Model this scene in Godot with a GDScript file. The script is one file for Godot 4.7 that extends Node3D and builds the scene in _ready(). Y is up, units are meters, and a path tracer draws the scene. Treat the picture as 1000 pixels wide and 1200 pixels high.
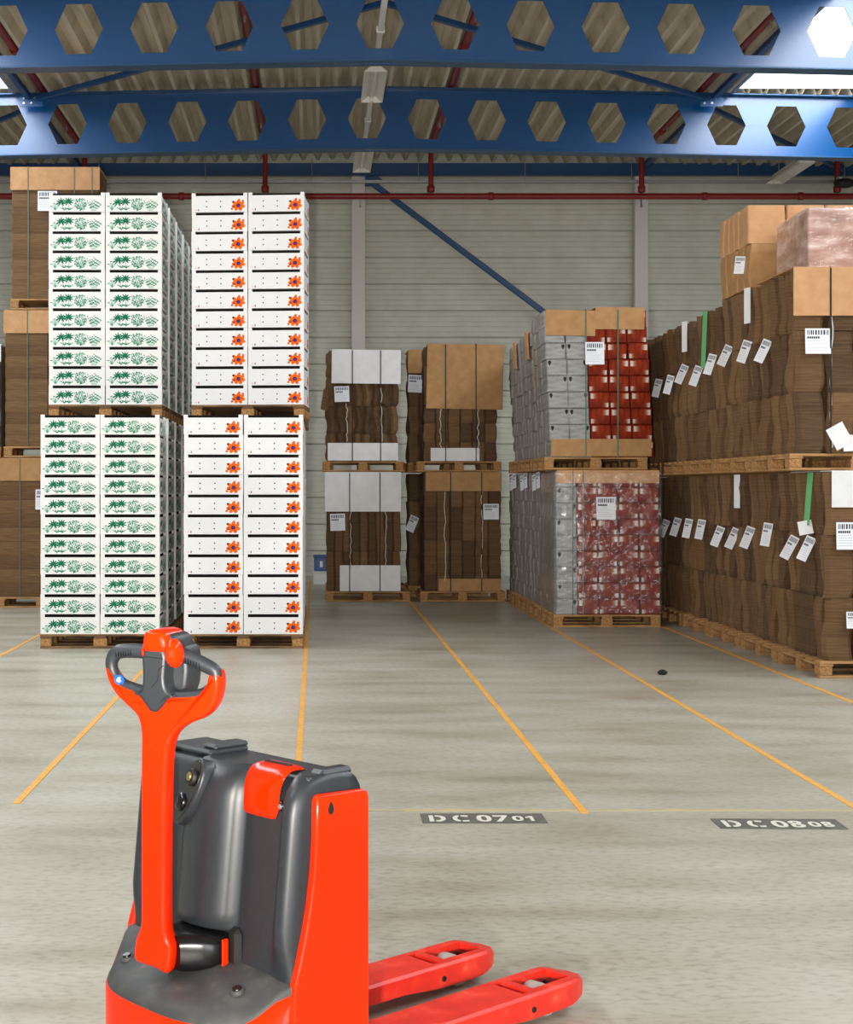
extends Node3D

const EYE := 1.607
const RIDGE := 0.82
var M := {}
var used_names := {}
var rng := RandomNumberGenerator.new()
var mesh_cache := {}
var smoothing := false
var pallet_cache := {}


func _ready():
	rng.seed = 4711
	set_view_and_light()
	make_materials()
	build_floor()
	build_walls()
	build_roof()
	build_beams()
	build_services()
	build_left_loads()
	build_crates()
	build_back_loads()
	build_printed_loads()
	build_right_row()
	build_truck()


# ------------------------------------------------------------------ camera, sky, lights
func set_view_and_light():
	var cam := Camera3D.new()
	cam.name = "camera"
	cam.projection = Camera3D.PROJECTION_FRUSTUM
	cam.near = 0.1
	cam.far = 120.0
	cam.size = 0.1 * 1200.0 / 1755.0
	cam.frustum_offset = Vector2(0.1 * 129.0 / 1755.0, -0.1 * 28.0 / 1755.0)
	cam.position = Vector3(0, EYE, 0)
	add_child(cam)
	cam.current = true
	var e := Environment.new()
	e.background_mode = Environment.BG_COLOR
	e.background_color = Color(0.8, 0.87, 0.95)
	e.background_energy_multiplier = 1.0
	e.tonemap_mode = Environment.TONE_MAPPER_LINEAR
	e.tonemap_exposure = 1.0
	e.sdfgi_enabled = true
	e.ssao_enabled = true
	e.ssil_enabled = true
	var w := WorldEnvironment.new()
	w.name = "environment"
	w.environment = e
	add_child(w)
	# two photographer's flashes on one stand a hand's width to the left of the lens:
	# the upper one thrown far down the hall, the lower one a weak fill for what stands near
	for q in [["hall_flash", 1.62, 58.0, 26.0, 10.0], ["near_flash", 1.0, 21.0, 45.0, 0.0]]:
		var flash := SpotLight3D.new()
		flash.name = q[0]
		flash.position = Vector3(-0.22, q[1], -0.2)
		flash.light_color = Color(1.0, 0.97, 0.92)
		flash.light_energy = q[2]
		flash.light_size = 0.05
		flash.spot_range = 60.0
		flash.spot_angle = q[3]
		flash.spot_angle_attenuation = 1.0
		flash.spot_attenuation = 2.0
		flash.shadow_enabled = true
		add_child(flash)
		flash.look_at(Vector3(0.8, q[1] + 15.0 * tan(deg_to_rad(q[4])), -15.0))


# ------------------------------------------------------------------ naming helpers
func numbered(called: String) -> String:
	var n: int = used_names.get(called, 0)
	used_names[called] = n + 1
	return called if n == 0 else "%s_%03d" % [called, n]


func tag(o: Node, label := "", category := "", group := "", kind := ""):
	if label != "": o.set_meta("label", label)
	if category != "": o.set_meta("category", category)
	if group != "": o.set_meta("group", group)
	if kind != "": o.set_meta("kind", kind)
	return o


func thing(called: String, label: String, category: String, at := Vector3.ZERO, turn := 0.0, group := "") -> Node3D:
	var o := Node3D.new()
	o.name = numbered(called)
	add_child(o)
	o.position = at
	o.rotation.y = turn
	tag(o, label, category, group)
	return o


func part(parent: Node, called: String, mesh: Mesh, m: Material, at := Vector3.ZERO, rot := Vector3.ZERO) -> MeshInstance3D:
	var o := MeshInstance3D.new()
	o.name = called if parent != self else numbered(called)
	o.mesh = mesh
	o.material_override = m
	o.position = at
	o.rotation = rot
	parent.add_child(o, true)
	return o


func copy_of(o: Node3D, at: Vector3, turn := 0.0, label := "", group := "") -> Node3D:
	var c: Node3D = o.duplicate()
	c.name = numbered(String(o.get_meta("kind_name")))
	add_child(c)
	c.position = at
	c.rotation.y = turn
	if label != "": c.set_meta("label", label)
	if group != "": c.set_meta("group", group)
	return c


func p(x: float, y: float, d: float) -> Vector3:
	return Vector3(x, y, -d)


# ------------------------------------------------------------------ mesh helpers
func mb(smooth := false) -> SurfaceTool:
	var st := SurfaceTool.new()
	st.begin(Mesh.PRIMITIVE_TRIANGLES)
	st.set_smooth_group(0 if smooth else -1)
	smoothing = smooth
	return st


func done(st: SurfaceTool) -> ArrayMesh:
	st.generate_normals()
	return st.commit()


func tri(st: SurfaceTool, a: Vector3, b: Vector3, c: Vector3):
	# a, b, c run counter-clockwise seen from outside
	st.set_uv(Vector2.ZERO); st.add_vertex(a)
	st.set_uv(Vector2.ZERO); st.add_vertex(c)
	st.set_uv(Vector2.ZERO); st.add_vertex(b)


func quad(st: SurfaceTool, a: Vector3, b: Vector3, c: Vector3, d: Vector3, uv := []):
	if uv.is_empty():
		tri(st, a, b, c)
		tri(st, a, c, d)
		return
	var vs := [a, c, b, a, d, c]
	var us := [0, 2, 1, 0, 3, 2]
	for k in 6:
		st.set_uv(uv[us[k]])
		st.add_vertex(vs[k])


func poly_out(st: SurfaceTool, pts: Array, center: Vector3):
	var n: Vector3 = (pts[1] - pts[0]).cross(pts[2] - pts[0])
	var mid := Vector3.ZERO
	for q in pts: mid += q
	mid /= pts.size()
	var rev: bool = n.dot(mid - center) < 0.0
	for k in range(1, pts.size() - 1):
		if rev: tri(st, pts[0], pts[k + 1], pts[k])
		else: tri(st, pts[0], pts[k], pts[k + 1])


func add_box(st: SurfaceTool, c: Vector3, s: Vector3, bevel := 0.0, basis := Basis.IDENTITY):
	var h := s * 0.5
	if bevel <= 0.0:
		for a in 3:
			for sg in [-1.0, 1.0]:
				var pts := []
				for k in [[-1, -1], [1, -1], [1, 1], [-1, 1]]:
					var v := Vector3.ZERO
					v[a] = sg * h[a]
					v[(a + 1) % 3] = k[0] * h[(a + 1) % 3]
					v[(a + 2) % 3] = k[1] * h[(a + 2) % 3]
					pts.append(c + basis * v)
				poly_out(st, pts, c)
		return
	var at := func(sx: float, sy: float, sz: float, a: int) -> Vector3:
		var sgn := Vector3(sx, sy, sz)
		var v := Vector3.ZERO
		for k in 3:
			v[k] = sgn[k] * (h[k] if k == a else h[k] - bevel)
		return c + basis * v
	for a in 3:
		for sg in [-1.0, 1.0]:
			var pts := []
			for k in [[-1, -1], [1, -1], [1, 1], [-1, 1]]:
				var sgn := Vector3.ZERO
				sgn[a] = sg
				sgn[(a + 1) % 3] = k[0]
				sgn[(a + 2) % 3] = k[1]
				pts.append(at.call(sgn.x, sgn.y, sgn.z, a))
			poly_out(st, pts, c)
	for a in 3:
		var b := (a + 1) % 3
		var t := (a + 2) % 3
		for sa in [-1.0, 1.0]:
			for sb in [-1.0, 1.0]:
				var lo := Vector3.ZERO
				lo[a] = sa; lo[b] = sb; lo[t] = -1
				var hi := lo
				hi[t] = 1
				poly_out(st, [at.call(lo.x, lo.y, lo.z, a), at.call(lo.x, lo.y, lo.z, b), at.call(hi.x, hi.y, hi.z, b), at.call(hi.x, hi.y, hi.z, a)], c)
	for sx in [-1.0, 1.0]:
		for sy in [-1.0, 1.0]:
			for sz in [-1.0, 1.0]:
				poly_out(st, [at.call(sx, sy, sz, 0), at.call(sx, sy, sz, 1), at.call(sx, sy, sz, 2)], c)


func box_mesh(s: Vector3, bevel := 0.0) -> ArrayMesh:
	var key := "box %.4f %.4f %.4f %.4f" % [s.x, s.y, s.z, bevel]
	if not mesh_cache.has(key):
		var st := mb()
		add_box(st, Vector3.ZERO, s, bevel)
		mesh_cache[key] = done(st)
	return mesh_cache[key]


func add_bar(st: SurfaceTool, a: Vector3, b: Vector3, w: float, h: float, bevel := 0.0):
	# a rectangular bar from a to b, h measured upwards
	var dir := (b - a).normalized()
	var up := Vector3.UP if absf(dir.y) < 0.95 else Vector3.RIGHT
	var side := dir.cross(up).normalized()
	up = side.cross(dir)
	add_box(st, (a + b) * 0.5, Vector3(w, h, a.distance_to(b)), bevel, Basis(side, up, -dir))


func loft(st: SurfaceTool, rings: Array, cap0 := true, cap1 := true):
	# rings run counter-clockwise seen from the end they travel towards
	var n: int = rings[0].size()
	for r in rings.size() - 1:
		for k in n:
			var k2 := (k + 1) % n
			quad(st, rings[r][k], rings[r][k2], rings[r + 1][k2], rings[r + 1][k])
	st.set_smooth_group(-1)
	if cap0: cap(st, rings[0], true, rings[0])
	if cap1: cap(st, rings[-1], false, rings[-1])
	st.set_smooth_group(0 if smoothing else -1)


func cap(st: SurfaceTool, ring: Array, flip: bool, like: Array):
	# closes a ring; like: a ring of as many points whose outline crosses itself nowhere
	var n := Vector3.ZERO
	for k in ring.size():
		var a: Vector3 = like[k] - like[0]
		var b: Vector3 = like[(k + 1) % ring.size()] - like[0]
		n += a.cross(b)
	n = n.normalized()
	var u: Vector3 = n.cross(Vector3.UP if absf(n.y) < 0.9 else Vector3.RIGHT).normalized()
	var v := n.cross(u)
	var flat := PackedVector2Array()
	for q in like: flat.append(Vector2(q.dot(u), q.dot(v)))
	var idx := Geometry2D.triangulate_polygon(flat)
	if idx.is_empty(): print("cap failed ", ring.size(), " ", ring[0])
	var want := -n if flip else n
	for k in range(0, idx.size(), 3):
		var i := [idx[k], idx[k + 1], idx[k + 2]]
		if (like[i[1]] - like[i[0]]).cross(like[i[2]] - like[i[0]]).dot(want) < 0: tri(st, ring[i[0]], ring[i[2]], ring[i[1]])
		else: tri(st, ring[i[0]], ring[i[1]], ring[i[2]])


func add_tube(st: SurfaceTool, path: Array, radius, sides := 10, closed := false):
	var n := path.size()
	var rings := []
	var side := Vector3.ZERO
	for k in n:
		var a: Vector3 = path[(k - 1 + n) % n] if closed else path[maxi(k - 1, 0)]
		var b: Vector3 = path[(k + 1) % n] if closed else path[mini(k + 1, n - 1)]
		var dir := (b - a).normalized()
		if side == Vector3.ZERO:
			side = dir.cross(Vector3.UP if absf(dir.y) < 0.9 else Vector3.RIGHT).normalized()
		side = (side - dir * side.dot(dir)).normalized()
		var up := side.cross(dir)
		var r: float = radius[k] if radius is Array else radius
		var ring := []
		for s in sides:
			var t := -TAU * s / sides
			ring.append(path[k] + (side * cos(t) + up * sin(t)) * r)
		rings.append(ring)
	if closed: rings.append(rings[0])
	loft(st, rings, not closed, not closed)


func tube_mesh(path: Array, radius, sides := 10, closed := false) -> ArrayMesh:
	var st := mb(true)
	add_tube(st, path, radius, sides, closed)
	return done(st)


func smooth_path(pts: Array, steps := 6) -> Array:
	var out := []
	for k in pts.size() - 1:
		var a: Vector3 = pts[maxi(k - 1, 0)]
		var b: Vector3 = pts[k]
		var c: Vector3 = pts[k + 1]
		var d: Vector3 = pts[mini(k + 2, pts.size() - 1)]
		for s in steps:
			out.append(b.cubic_interpolate(c, a, d, float(s) / steps))
	out.append(pts[-1])
	return out


func smooth_loop(pts: Array, steps := 4) -> Array:
	var out := []
	var n := pts.size()
	for k in n:
		for s in steps:
			out.append(pts[k].cubic_interpolate(pts[(k + 1) % n], pts[(k - 1 + n) % n], pts[(k + 2) % n], float(s) / steps))
	return out


func inset(pts: Array, by: float) -> Array:
	# pts: counter-clockwise Vector2 outline
	var out := []
	var n := pts.size()
	for k in n:
		var a: Vector2 = (pts[k] - pts[(k - 1 + n) % n]).normalized()
		var b: Vector2 = (pts[(k + 1) % n] - pts[k]).normalized()
		var nn := (a.orthogonal() + b.orthogonal())
		nn = -nn.normalized() if nn.length() > 0.01 else -a.orthogonal()
		out.append(pts[k] + nn * by / maxf(0.5, absf(nn.dot(-a.orthogonal()))))
	return out


func extrude(pts: Array, z0: float, z1: float, round_by := 0.0, steps := 3, smooth := true) -> ArrayMesh:
	# a solid from a counter-clockwise outline in x and y, between z0 and z1, its rims rounded
	var st := mb(smooth)
	var rings := []
	var put := func(o: Array, z: float):
		var r := []
		for q in o: r.append(Vector3(q.x, q.y, z))
		rings.append(r)
	if round_by > 0.0:
		for s in steps + 1:
			var t := PI * 0.5 * s / steps
			put.call(inset(pts, round_by * (1.0 - sin(t))), z0 + round_by * (1.0 - cos(t)))
		for s in range(steps, -1, -1):
			var t := PI * 0.5 * s / steps
			put.call(inset(pts, round_by * (1.0 - sin(t))), z1 - round_by * (1.0 - cos(t)))
	else:
		put.call(pts, z0)
		put.call(pts, z1)
	loft(st, rings, false, false)
	st.set_smooth_group(-1)
	var whole: Array = rings[rings.size() / 2]
	cap(st, rings[0], true, whole)
	cap(st, rings[-1], false, whole)
	return done(st)


func ellipsoid(r: Vector3, rows := 10, cols := 16) -> ArrayMesh:
	var st := mb(true)
	var rings := []
	for j in range(1, rows):
		var t := PI * j / rows
		var ring := []
		for k in cols:
			var a := TAU * k / cols
			ring.append(Vector3(cos(a) * sin(t) * r.x, sin(a) * sin(t) * r.y, -cos(t) * r.z))
		rings.append(ring)
	loft(st, rings)
	return done(st)


func cylinder(radius: float, length: float, axis := 1, sides := 16, bevel := 0.0) -> ArrayMesh:
	var dirs := [Vector3.RIGHT, Vector3.UP, Vector3.BACK]
	var d: Vector3 = dirs[axis]
	var st := mb(true)
	var path := [-d * length * 0.5, d * length * 0.5]
	var rad := [radius, radius]
	if bevel > 0.0:
		path = [-d * length * 0.5, -d * (length * 0.5 - bevel), d * (length * 0.5 - bevel), d * length * 0.5]
		rad = [radius - bevel, radius, radius, radius - bevel]
	add_tube(st, path, rad, sides)
	return done(st)


# ------------------------------------------------------------------ textures and materials
func ramp(stops: Array, t: float) -> Color:
	for k in range(1, stops.size()):
		if t <= stops[k][0]:
			var w: float = (t - stops[k - 1][0]) / maxf(1e-5, stops[k][0] - stops[k - 1][0])
			return (stops[k - 1][1] as Color).lerp(stops[k][1], clampf(w, 0, 1))
	return stops[-1][1]


func noise_image(sd: int, freq: float, w: int, h: int, octaves := 4) -> Image:
	var n := FastNoiseLite.new()
	n.seed = sd
	n.frequency = freq
	n.fractal_octaves = octaves
	n.noise_type = FastNoiseLite.TYPE_SIMPLEX_SMOOTH
	return n.get_seamless_image(w, h, false, false, 0.1, true)


func color_tex(im: Image, stops: Array) -> ImageTexture:
	var lut := PackedByteArray()
	for k in 256:
		var c := ramp(stops, k / 255.0)
		lut.append_array([int(clampf(c.r, 0, 1) * 255), int(clampf(c.g, 0, 1) * 255), int(clampf(c.b, 0, 1) * 255)])
	im.convert(Image.FORMAT_L8)
	var src := im.get_data()
	var out := PackedByteArray()
	out.resize(src.size() * 3)
	for k in src.size():
		var s := src[k] * 3
		out[k * 3] = lut[s]
		out[k * 3 + 1] = lut[s + 1]
		out[k * 3 + 2] = lut[s + 2]
	return ImageTexture.create_from_image(Image.create_from_data(im.get_width(), im.get_height(), false, Image.FORMAT_RGB8, out))


func grain(sd: int, freq: float, w: int, h: int, rw: int, rh: int, stops: Array, octaves := 4) -> ImageTexture:
	# noise computed at w x h and stretched to rw x rh
	var im := noise_image(sd, freq, w, h, octaves)
	im.convert(Image.FORMAT_L8)
	if rw != w or rh != h:
		im.resize(rw, rh, Image.INTERPOLATE_CUBIC)
	return color_tex(im, stops)


func plain(called: String, c: Color, rough := 0.6, metal := 0.0, spec := 0.5) -> StandardMaterial3D:
	var m := StandardMaterial3D.new()
	m.resource_name = called
	m.albedo_color = c
	m.roughness = rough
	m.metallic = metal
	m.metallic_specular = spec
	M[called] = m
	return m


func textured(called: String, t: Texture2D, scale: Vector3, rough := 0.7, in_world := false) -> StandardMaterial3D:
	var m := plain(called, Color.WHITE, rough)
	m.albedo_texture = t
	m.uv1_triplanar = true
	m.uv1_world_triplanar = in_world
	m.uv1_scale = scale
	m.uv1_triplanar_sharpness = 8.0
	return m


func c8(r: int, g: int, b: int) -> Color:
	return Color8(r, g, b)


func dab(im: Image, x: float, y: float, r: float, c: Color):
	for j in range(maxi(0, int(y - r)), mini(im.get_height(), int(y + r) + 2)):
		for i in range(maxi(0, int(x - r)), mini(im.get_width(), int(x + r) + 2)):
			if Vector2(i - x, j - y).length() <= r: im.set_pixel(i, j, c)


func stroke(im: Image, a: Vector2, b: Vector2, r0: float, r1: float, c: Color, belly := 0.0):
	var n := maxi(2, int(a.distance_to(b)))
	for k in n + 1:
		var t := float(k) / n
		var q := a.lerp(b, t)
		dab(im, q.x, q.y, lerpf(r0, r1, t) + belly * sin(PI * t), c)


func foliage_print() -> ImageTexture:
	var im := Image.create(420, 130, false, Image.FORMAT_RGB8)
	im.fill(c8(232, 232, 230))
	var r := RandomNumberGenerator.new()
	r.seed = 12
	var dark := c8(4, 98, 64)
	var mid := c8(20, 126, 88)
	var pale := c8(88, 172, 138)
	# small flowering tuft
	for k in 9:
		var b := Vector2(48, 118)
		var e := Vector2(18 + k * 7, 58 + absf(k - 4) * 7)
		stroke(im, b, e, 1.2, 1.0, pale if k % 2 else mid)
		if k % 3 == 0: stroke(im, e - Vector2(7, 0), e + Vector2(7, -1), 1, 1, dark, 2.4)
	# two plants with broad star-shaped leaves
	for q in [[92.0, 56.0, 116.0], [148.0, 50.0, 152.0]]:
		var top := Vector2(q[0], q[1])
		stroke(im, Vector2(q[2], 122), top, 1.4, 1.6, mid)
		for k in 9:
			var a := -PI * 0.5 + (k - 4) * 0.62
			var len := 40.0 + 8.0 * r.randf() - 6.0 * absf(sin(a))
			stroke(im, top, top + Vector2(cos(a) * len, sin(a) * len), 1.6, 0.7, dark if k % 3 else mid, 4.2)
		for k in 4:
			var e := Vector2(q[2] + (k - 1.5) * 22.0, 92 + 8 * r.randf())
			stroke(im, Vector2(q[2], 116), e, 1.0, 0.8, mid, 2.2)
	# round fine-leaved bush
	for k in 170:
		var a := r.randf() * TAU
		var q := Vector2(238, 72) + Vector2(cos(a), sin(a)) * Vector2(46, 48) * sqrt(r.randf())
		stroke(im, q, q + Vector2(r.randf_range(-8, 8), r.randf_range(-12, 4)), 1.0, 0.8, [dark, mid, mid, pale][k % 4], 1.5)
	for k in 7:
		stroke(im, Vector2(240, 120), Vector2(205 + k * 11, 74), 1.2, 1.0, mid if k % 2 else dark)
	# thin upright sprigs
	for k in 7:
		var b := Vector2(336 + (k - 3) * 5, 122)
		var e := Vector2(300 + k * 15, 34 + 18 * absf(k - 3) * 0.5 + 10 * r.randf())
		stroke(im, b, e, 1.2, 1.0, pale if k % 2 else mid)
		for j in 5:
			var g := b.lerp(e, 0.35 + j * 0.16)
			stroke(im, g, g + Vector2(12 if j % 2 else -12, -5), 1.0, 0.7, dark if (k + j) % 3 == 0 else mid, 2.2)
	# small berries between the plants
	for q in [Vector2(196, 40), Vector2(198, 84), Vector2(290, 44)]:
		dab(im, q.x, q.y, 4, c8(40, 70, 60))
	return ImageTexture.create_from_image(im)


func bloom_print() -> ImageTexture:
	var im := Image.create(420, 130, false, Image.FORMAT_RGB8)
	im.fill(c8(230, 230, 232))
	var o := c8(232, 92, 0)
	var c := Vector2(352, 78)
	for k in 7:
		var a := TAU * k / 7.0 + 0.25
		stroke(im, c, c + Vector2(cos(a) * 38, sin(a) * 31), 14, 13, o if k % 2 else c8(240, 104, 4))
	for q in [Vector2(-48, 26), Vector2(-34, -28), Vector2(34, -36), Vector2(6, -44)]:
		dab(im, c.x + q.x, c.y + q.y, 9, o)
	for k in 6:
		var a := TAU * k / 6.0
		stroke(im, c + Vector2(cos(a), sin(a)) * 18, c + Vector2(cos(a), sin(a)) * 34, 1.5, 1, c8(200, 60, 6))
	dab(im, c.x, c.y, 15, c8(58, 34, 92))
	dab(im, c.x + 3, c.y + 1, 8, c8(90, 50, 140))
	dab(im, c.x - 40, c.y - 28, 8, c8(90, 40, 20))
	dab(im, c.x - 34, c.y + 12, 7, c8(110, 40, 20))
	for q in [Vector2(112, 44), Vector2(112, 86), Vector2(218, 44), Vector2(218, 86)]:
		dab(im, q.x, q.y, 5, c8(50, 48, 50))
	dab(im, 34, 112, 6, c8(244, 190, 190))
	dab(im, 22, 112, 4, c8(244, 200, 200))
	stroke(im, Vector2(52, 106), Vector2(52, 116), 4, 4, c8(130, 130, 135))
	for k in 7: dab(im, 140 + k * 7, 114, 2, c8(200, 200, 202))
	return ImageTexture.create_from_image(im)


func sheet_print() -> ImageTexture:
	var im := Image.create(96, 120, false, Image.FORMAT_RGB8)
	im.fill(c8(232, 234, 242))
	var x := 8
	var r := RandomNumberGenerator.new()
	r.seed = 5
	while x < 86:
		var w := r.randi_range(2, 6)
		im.fill_rect(Rect2i(x, 8, w, 22), c8(40, 44, 60))
		x += w + r.randi_range(2, 5)
	for k in 6: im.fill_rect(Rect2i(8 + k * 8, 38, 6, 10), c8(40, 40, 52))
	for k in 5: im.fill_rect(Rect2i(8, 58 + k * 11, 50 + (k * 17) % 26, 2), c8(190, 192, 202))
	return ImageTexture.create_from_image(im)


func carton_print(red: bool, flipped: bool) -> ImageTexture:
	# the ends of a bundle of printed cartons
	var im := Image.create(96, 72, false, Image.FORMAT_RGB8)
	var n := FastNoiseLite.new()
	n.seed = 77 if red else 78
	n.frequency = 0.03
	for j in 72:
		for i in 96:
			var v := n.get_noise_2d(i * 1.0, j * (0.35 if red else 2.2))
			var c: Color
			if red:
				c = c8(150, 48, 12).lerp(c8(94, 24, 8), clampf(0.4 + v, 0, 1))
			else:
				c = c8(168, 168, 166).lerp(c8(138, 138, 138), clampf(0.4 + n.get_noise_2d(i * 0.25, j * 1.6), 0, 1))
				if (j + int(i * 0.3)) % 8 == 0: c = c.darkened(0.16)
			im.set_pixel(95 - i if flipped else i, j, c)
	var wx := 4.0 if flipped else 90.0
	if red:
		for k in 26:
			var y := 4.0 + k
			var reach := 18.0 + 16.0 * absf(sin(k * 1.7))
			for i in int(reach):
				var t := 1.0 - i / reach
				var x := int(clampf(wx + (i if flipped else -i), 0, 95))
				im.set_pixel(x, int(y), im.get_pixel(x, int(y)).lerp(c8(206, 196, 186), clampf(t * 1.5, 0, 1)))
		for k in 22:
			var reach := 14.0 + 14.0 * absf(sin(k * 2.3))
			for i in int(reach):
				var x := int(clampf((91.0 - i) if flipped else (4.0 + i), 0, 95))
				im.set_pixel(x, 48 + k, im.get_pixel(x, 48 + k).lerp(c8(200, 188, 178), clampf((1.0 - i / reach) * 1.4, 0, 1)))
	else:
		var q := Vector2(12, 10) if flipped else Vector2(84, 10)
		stroke(im, q, q + Vector2(0, 14), 8, 2, c8(38, 38, 36))
	return ImageTexture.create_from_image(im)


func make_materials():
	# floor: power-floated concrete, streaked across and blotched
	var f := textured("concrete", grain(3, 0.012, 512, 1024, 1024, 1024, [[0.0, c8(154, 146, 130)], [0.28, c8(172, 165, 150)], [0.5, c8(181, 176, 163)], [0.75, c8(187, 183, 172)], [1.0, c8(194, 191, 181)]], 6), Vector3(0.1, 0.1, 0.15), 0.38, true)
	f.detail_enabled = true
	f.detail_blend_mode = BaseMaterial3D.BLEND_MODE_MUL
	f.detail_uv_layer = BaseMaterial3D.DETAIL_UV_2
	f.uv2_triplanar = true
	f.uv2_world_triplanar = true
	f.uv2_scale = Vector3(0.37, 0.37, 0.53)
	f.detail_albedo = grain(9, 0.05, 768, 1024, 1024, 1024, [[0.0, c8(205, 201, 193)], [0.42, c8(243, 242, 239)], [1.0, c8(255, 255, 255)]], 7)
	var fr := noise_image(21, 0.008, 512, 512, 5)
	f.roughness_texture = color_tex(fr, [[0.0, c8(150, 150, 150)], [1.0, c8(255, 255, 255)]])
	f.roughness = 0.46
	textured("line_paint", grain(31, 0.03, 256, 256, 256, 256, [[0.0, c8(196, 150, 84)], [0.35, c8(222, 160, 66)], [1.0, c8(236, 170, 62)]], 5), Vector3(1.3, 1.3, 1.3), 0.6, true)
	textured("worn_paint", grain(33, 0.03, 256, 256, 256, 256, [[0.0, c8(170, 163, 146)], [0.5, c8(184, 170, 132)], [1.0, c8(198, 178, 122)]], 5), Vector3(0.9, 0.9, 0.9), 0.6, true)
	textured("stencil_ground", grain(35, 0.03, 128, 128, 128, 128, [[0.0, c8(70, 68, 63)], [1.0, c8(108, 105, 97)]], 4), Vector3(3, 3, 3), 0.6, true)
	plain("stencil_white", c8(214, 210, 198), 0.65)
	# wall and roof
	textured("wall_panel", grain(41, 0.02, 256, 256, 256, 256, [[0.0, c8(196, 194, 180)], [1.0, c8(208, 207, 196)]], 4), Vector3(0.4, 0.4, 0.4), 0.55, true)
	textured("roof_sheet", grain(43, 0.02, 256, 64, 256, 512, [[0.0, c8(172, 162, 140)], [0.5, c8(202, 192, 170)], [1.0, c8(222, 213, 192)]], 5), Vector3(0.5, 0.5, 0.25), 0.6, true)
	plain("outer_wall", c8(196, 194, 186), 0.8)
	plain("post_paint", c8(214, 206, 204), 0.5)
	plain("beam_blue", c8(0, 72, 128), 0.27, 0.0, 0.5)
	M.beam_blue.clearcoat_enabled = true
	M.beam_blue.clearcoat = 0.7
	M.beam_blue.clearcoat_roughness = 0.24
	plain("beam_flange", c8(28, 74, 116), 0.4)
	plain("brace_blue", c8(20, 68, 116), 0.42)
	plain("pipe_red", c8(132, 24, 18), 0.42)
	plain("galvanised", c8(168, 170, 172), 0.38, 0.8)
	plain("bolt_steel", c8(200, 202, 205), 0.25, 0.9)
	plain("lamp_white", c8(226, 222, 216), 0.4)
	plain("lamp_tube", c8(236, 236, 230), 0.25)
	plain("rubber", c8(18, 18, 19), 0.55)
	var sky := plain("skylight_sheet", c8(240, 244, 248), 0.5)
	sky.emission_enabled = true
	sky.emission = Color(0.95, 0.98, 1.0)
	sky.emission_energy_multiplier = 4.0
	# timber
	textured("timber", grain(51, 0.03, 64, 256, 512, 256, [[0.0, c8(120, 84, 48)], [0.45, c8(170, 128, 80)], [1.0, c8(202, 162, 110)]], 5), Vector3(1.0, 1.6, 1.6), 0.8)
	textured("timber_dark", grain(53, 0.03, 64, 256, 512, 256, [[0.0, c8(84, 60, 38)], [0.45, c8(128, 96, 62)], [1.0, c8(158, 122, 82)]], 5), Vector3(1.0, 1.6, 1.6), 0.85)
	textured("timber_block", grain(55, 0.04, 256, 256, 256, 256, [[0.0, c8(110, 74, 42)], [0.5, c8(168, 124, 76)], [1.0, c8(196, 152, 100)]], 5), Vector3(4, 4, 4), 0.85)
	# cardboard
	textured("board", grain(61, 0.02, 256, 256, 256, 256, [[0.0, c8(186, 138, 94)], [1.0, c8(204, 158, 114)]], 4), Vector3(1.2, 1.2, 1.2), 0.72)
	textured("board_dark", grain(63, 0.02, 256, 256, 256, 256, [[0.0, c8(160, 118, 72)], [1.0, c8(180, 138, 92)]], 4), Vector3(1.2, 1.2, 1.2), 0.75)
	textured("board_white", grain(65, 0.02, 256, 256, 256, 256, [[0.0, c8(222, 222, 226)], [1.0, c8(234, 234, 236)]], 3), Vector3(1, 1, 1), 0.6)
	var tones := [[[82, 58, 36], [118, 88, 56]], [[94, 69, 43], [130, 98, 64]], [[68, 48, 30], [100, 74, 47]]]
	for k in 3:
		var lo: Array = tones[k][0]
		var hi: Array = tones[k][1]
		var st := [[0.0, c8(lo[0], lo[1], lo[2])], [1.0, c8(hi[0], hi[1], hi[2])]]
		textured("edges_%d" % k, grain(70 + k, 0.09, 32, 256, 256, 256, st, 5), Vector3(1.0, 2.6, 1.0), 0.88)
	textured("carton_side", grain(75, 0.09, 256, 64, 256, 256, [[0.0, c8(120, 112, 106)], [1.0, c8(172, 164, 158)]], 4), Vector3(2.6, 1.0, 2.6), 0.7)
	plain("strap_black", c8(14, 15, 17), 0.7)
	plain("strap_green", c8(64, 100, 84), 0.35)
	plain("twine", c8(214, 210, 200), 0.7)
	plain("tape_green", c8(98, 176, 116), 0.4)
	plain("crate_white", c8(228, 228, 228), 0.6)
	plain("crate_shade", c8(26, 22, 20), 0.95, 0.0, 0.2)  # near-black colour for the shade inside the crates
	for q in [["foliage", foliage_print()], ["bloom", bloom_print()], ["sheet", sheet_print()], ["red_a", carton_print(true, false)], ["red_b", carton_print(true, true)], ["grey_a", carton_print(false, false)], ["grey_b", carton_print(false, true)]]:
		var m := plain(q[0], Color.WHITE, 0.7, 0.0, 0.3)
		m.albedo_texture = q[1]
	var film := plain("film", Color(0.95, 0.95, 0.97, 0.04), 0.16)
	film.transparency = BaseMaterial3D.TRANSPARENCY_ALPHA
	film.normal_enabled = true
	film.normal_scale = 0.5
	var nm := noise_image(91, 0.02, 256, 256, 4)
	nm.convert(Image.FORMAT_RGBA8)
	nm.bump_map_to_normal_map(6.0)
	film.normal_texture = ImageTexture.create_from_image(nm)
	film.uv1_triplanar = true
	film.uv1_scale = Vector3(0.9, 1.6, 0.9)
	textured("wrapped", grain(93, 0.02, 128, 256, 512, 256, [[0.0, c8(150, 106, 90)], [0.5, c8(186, 146, 132)], [0.8, c8(216, 190, 182)], [1.0, c8(236, 224, 222)]], 6), Vector3(0.8, 1.5, 0.8), 0.3)
	plain("crate_blue", c8(24, 72, 140), 0.4)
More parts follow.
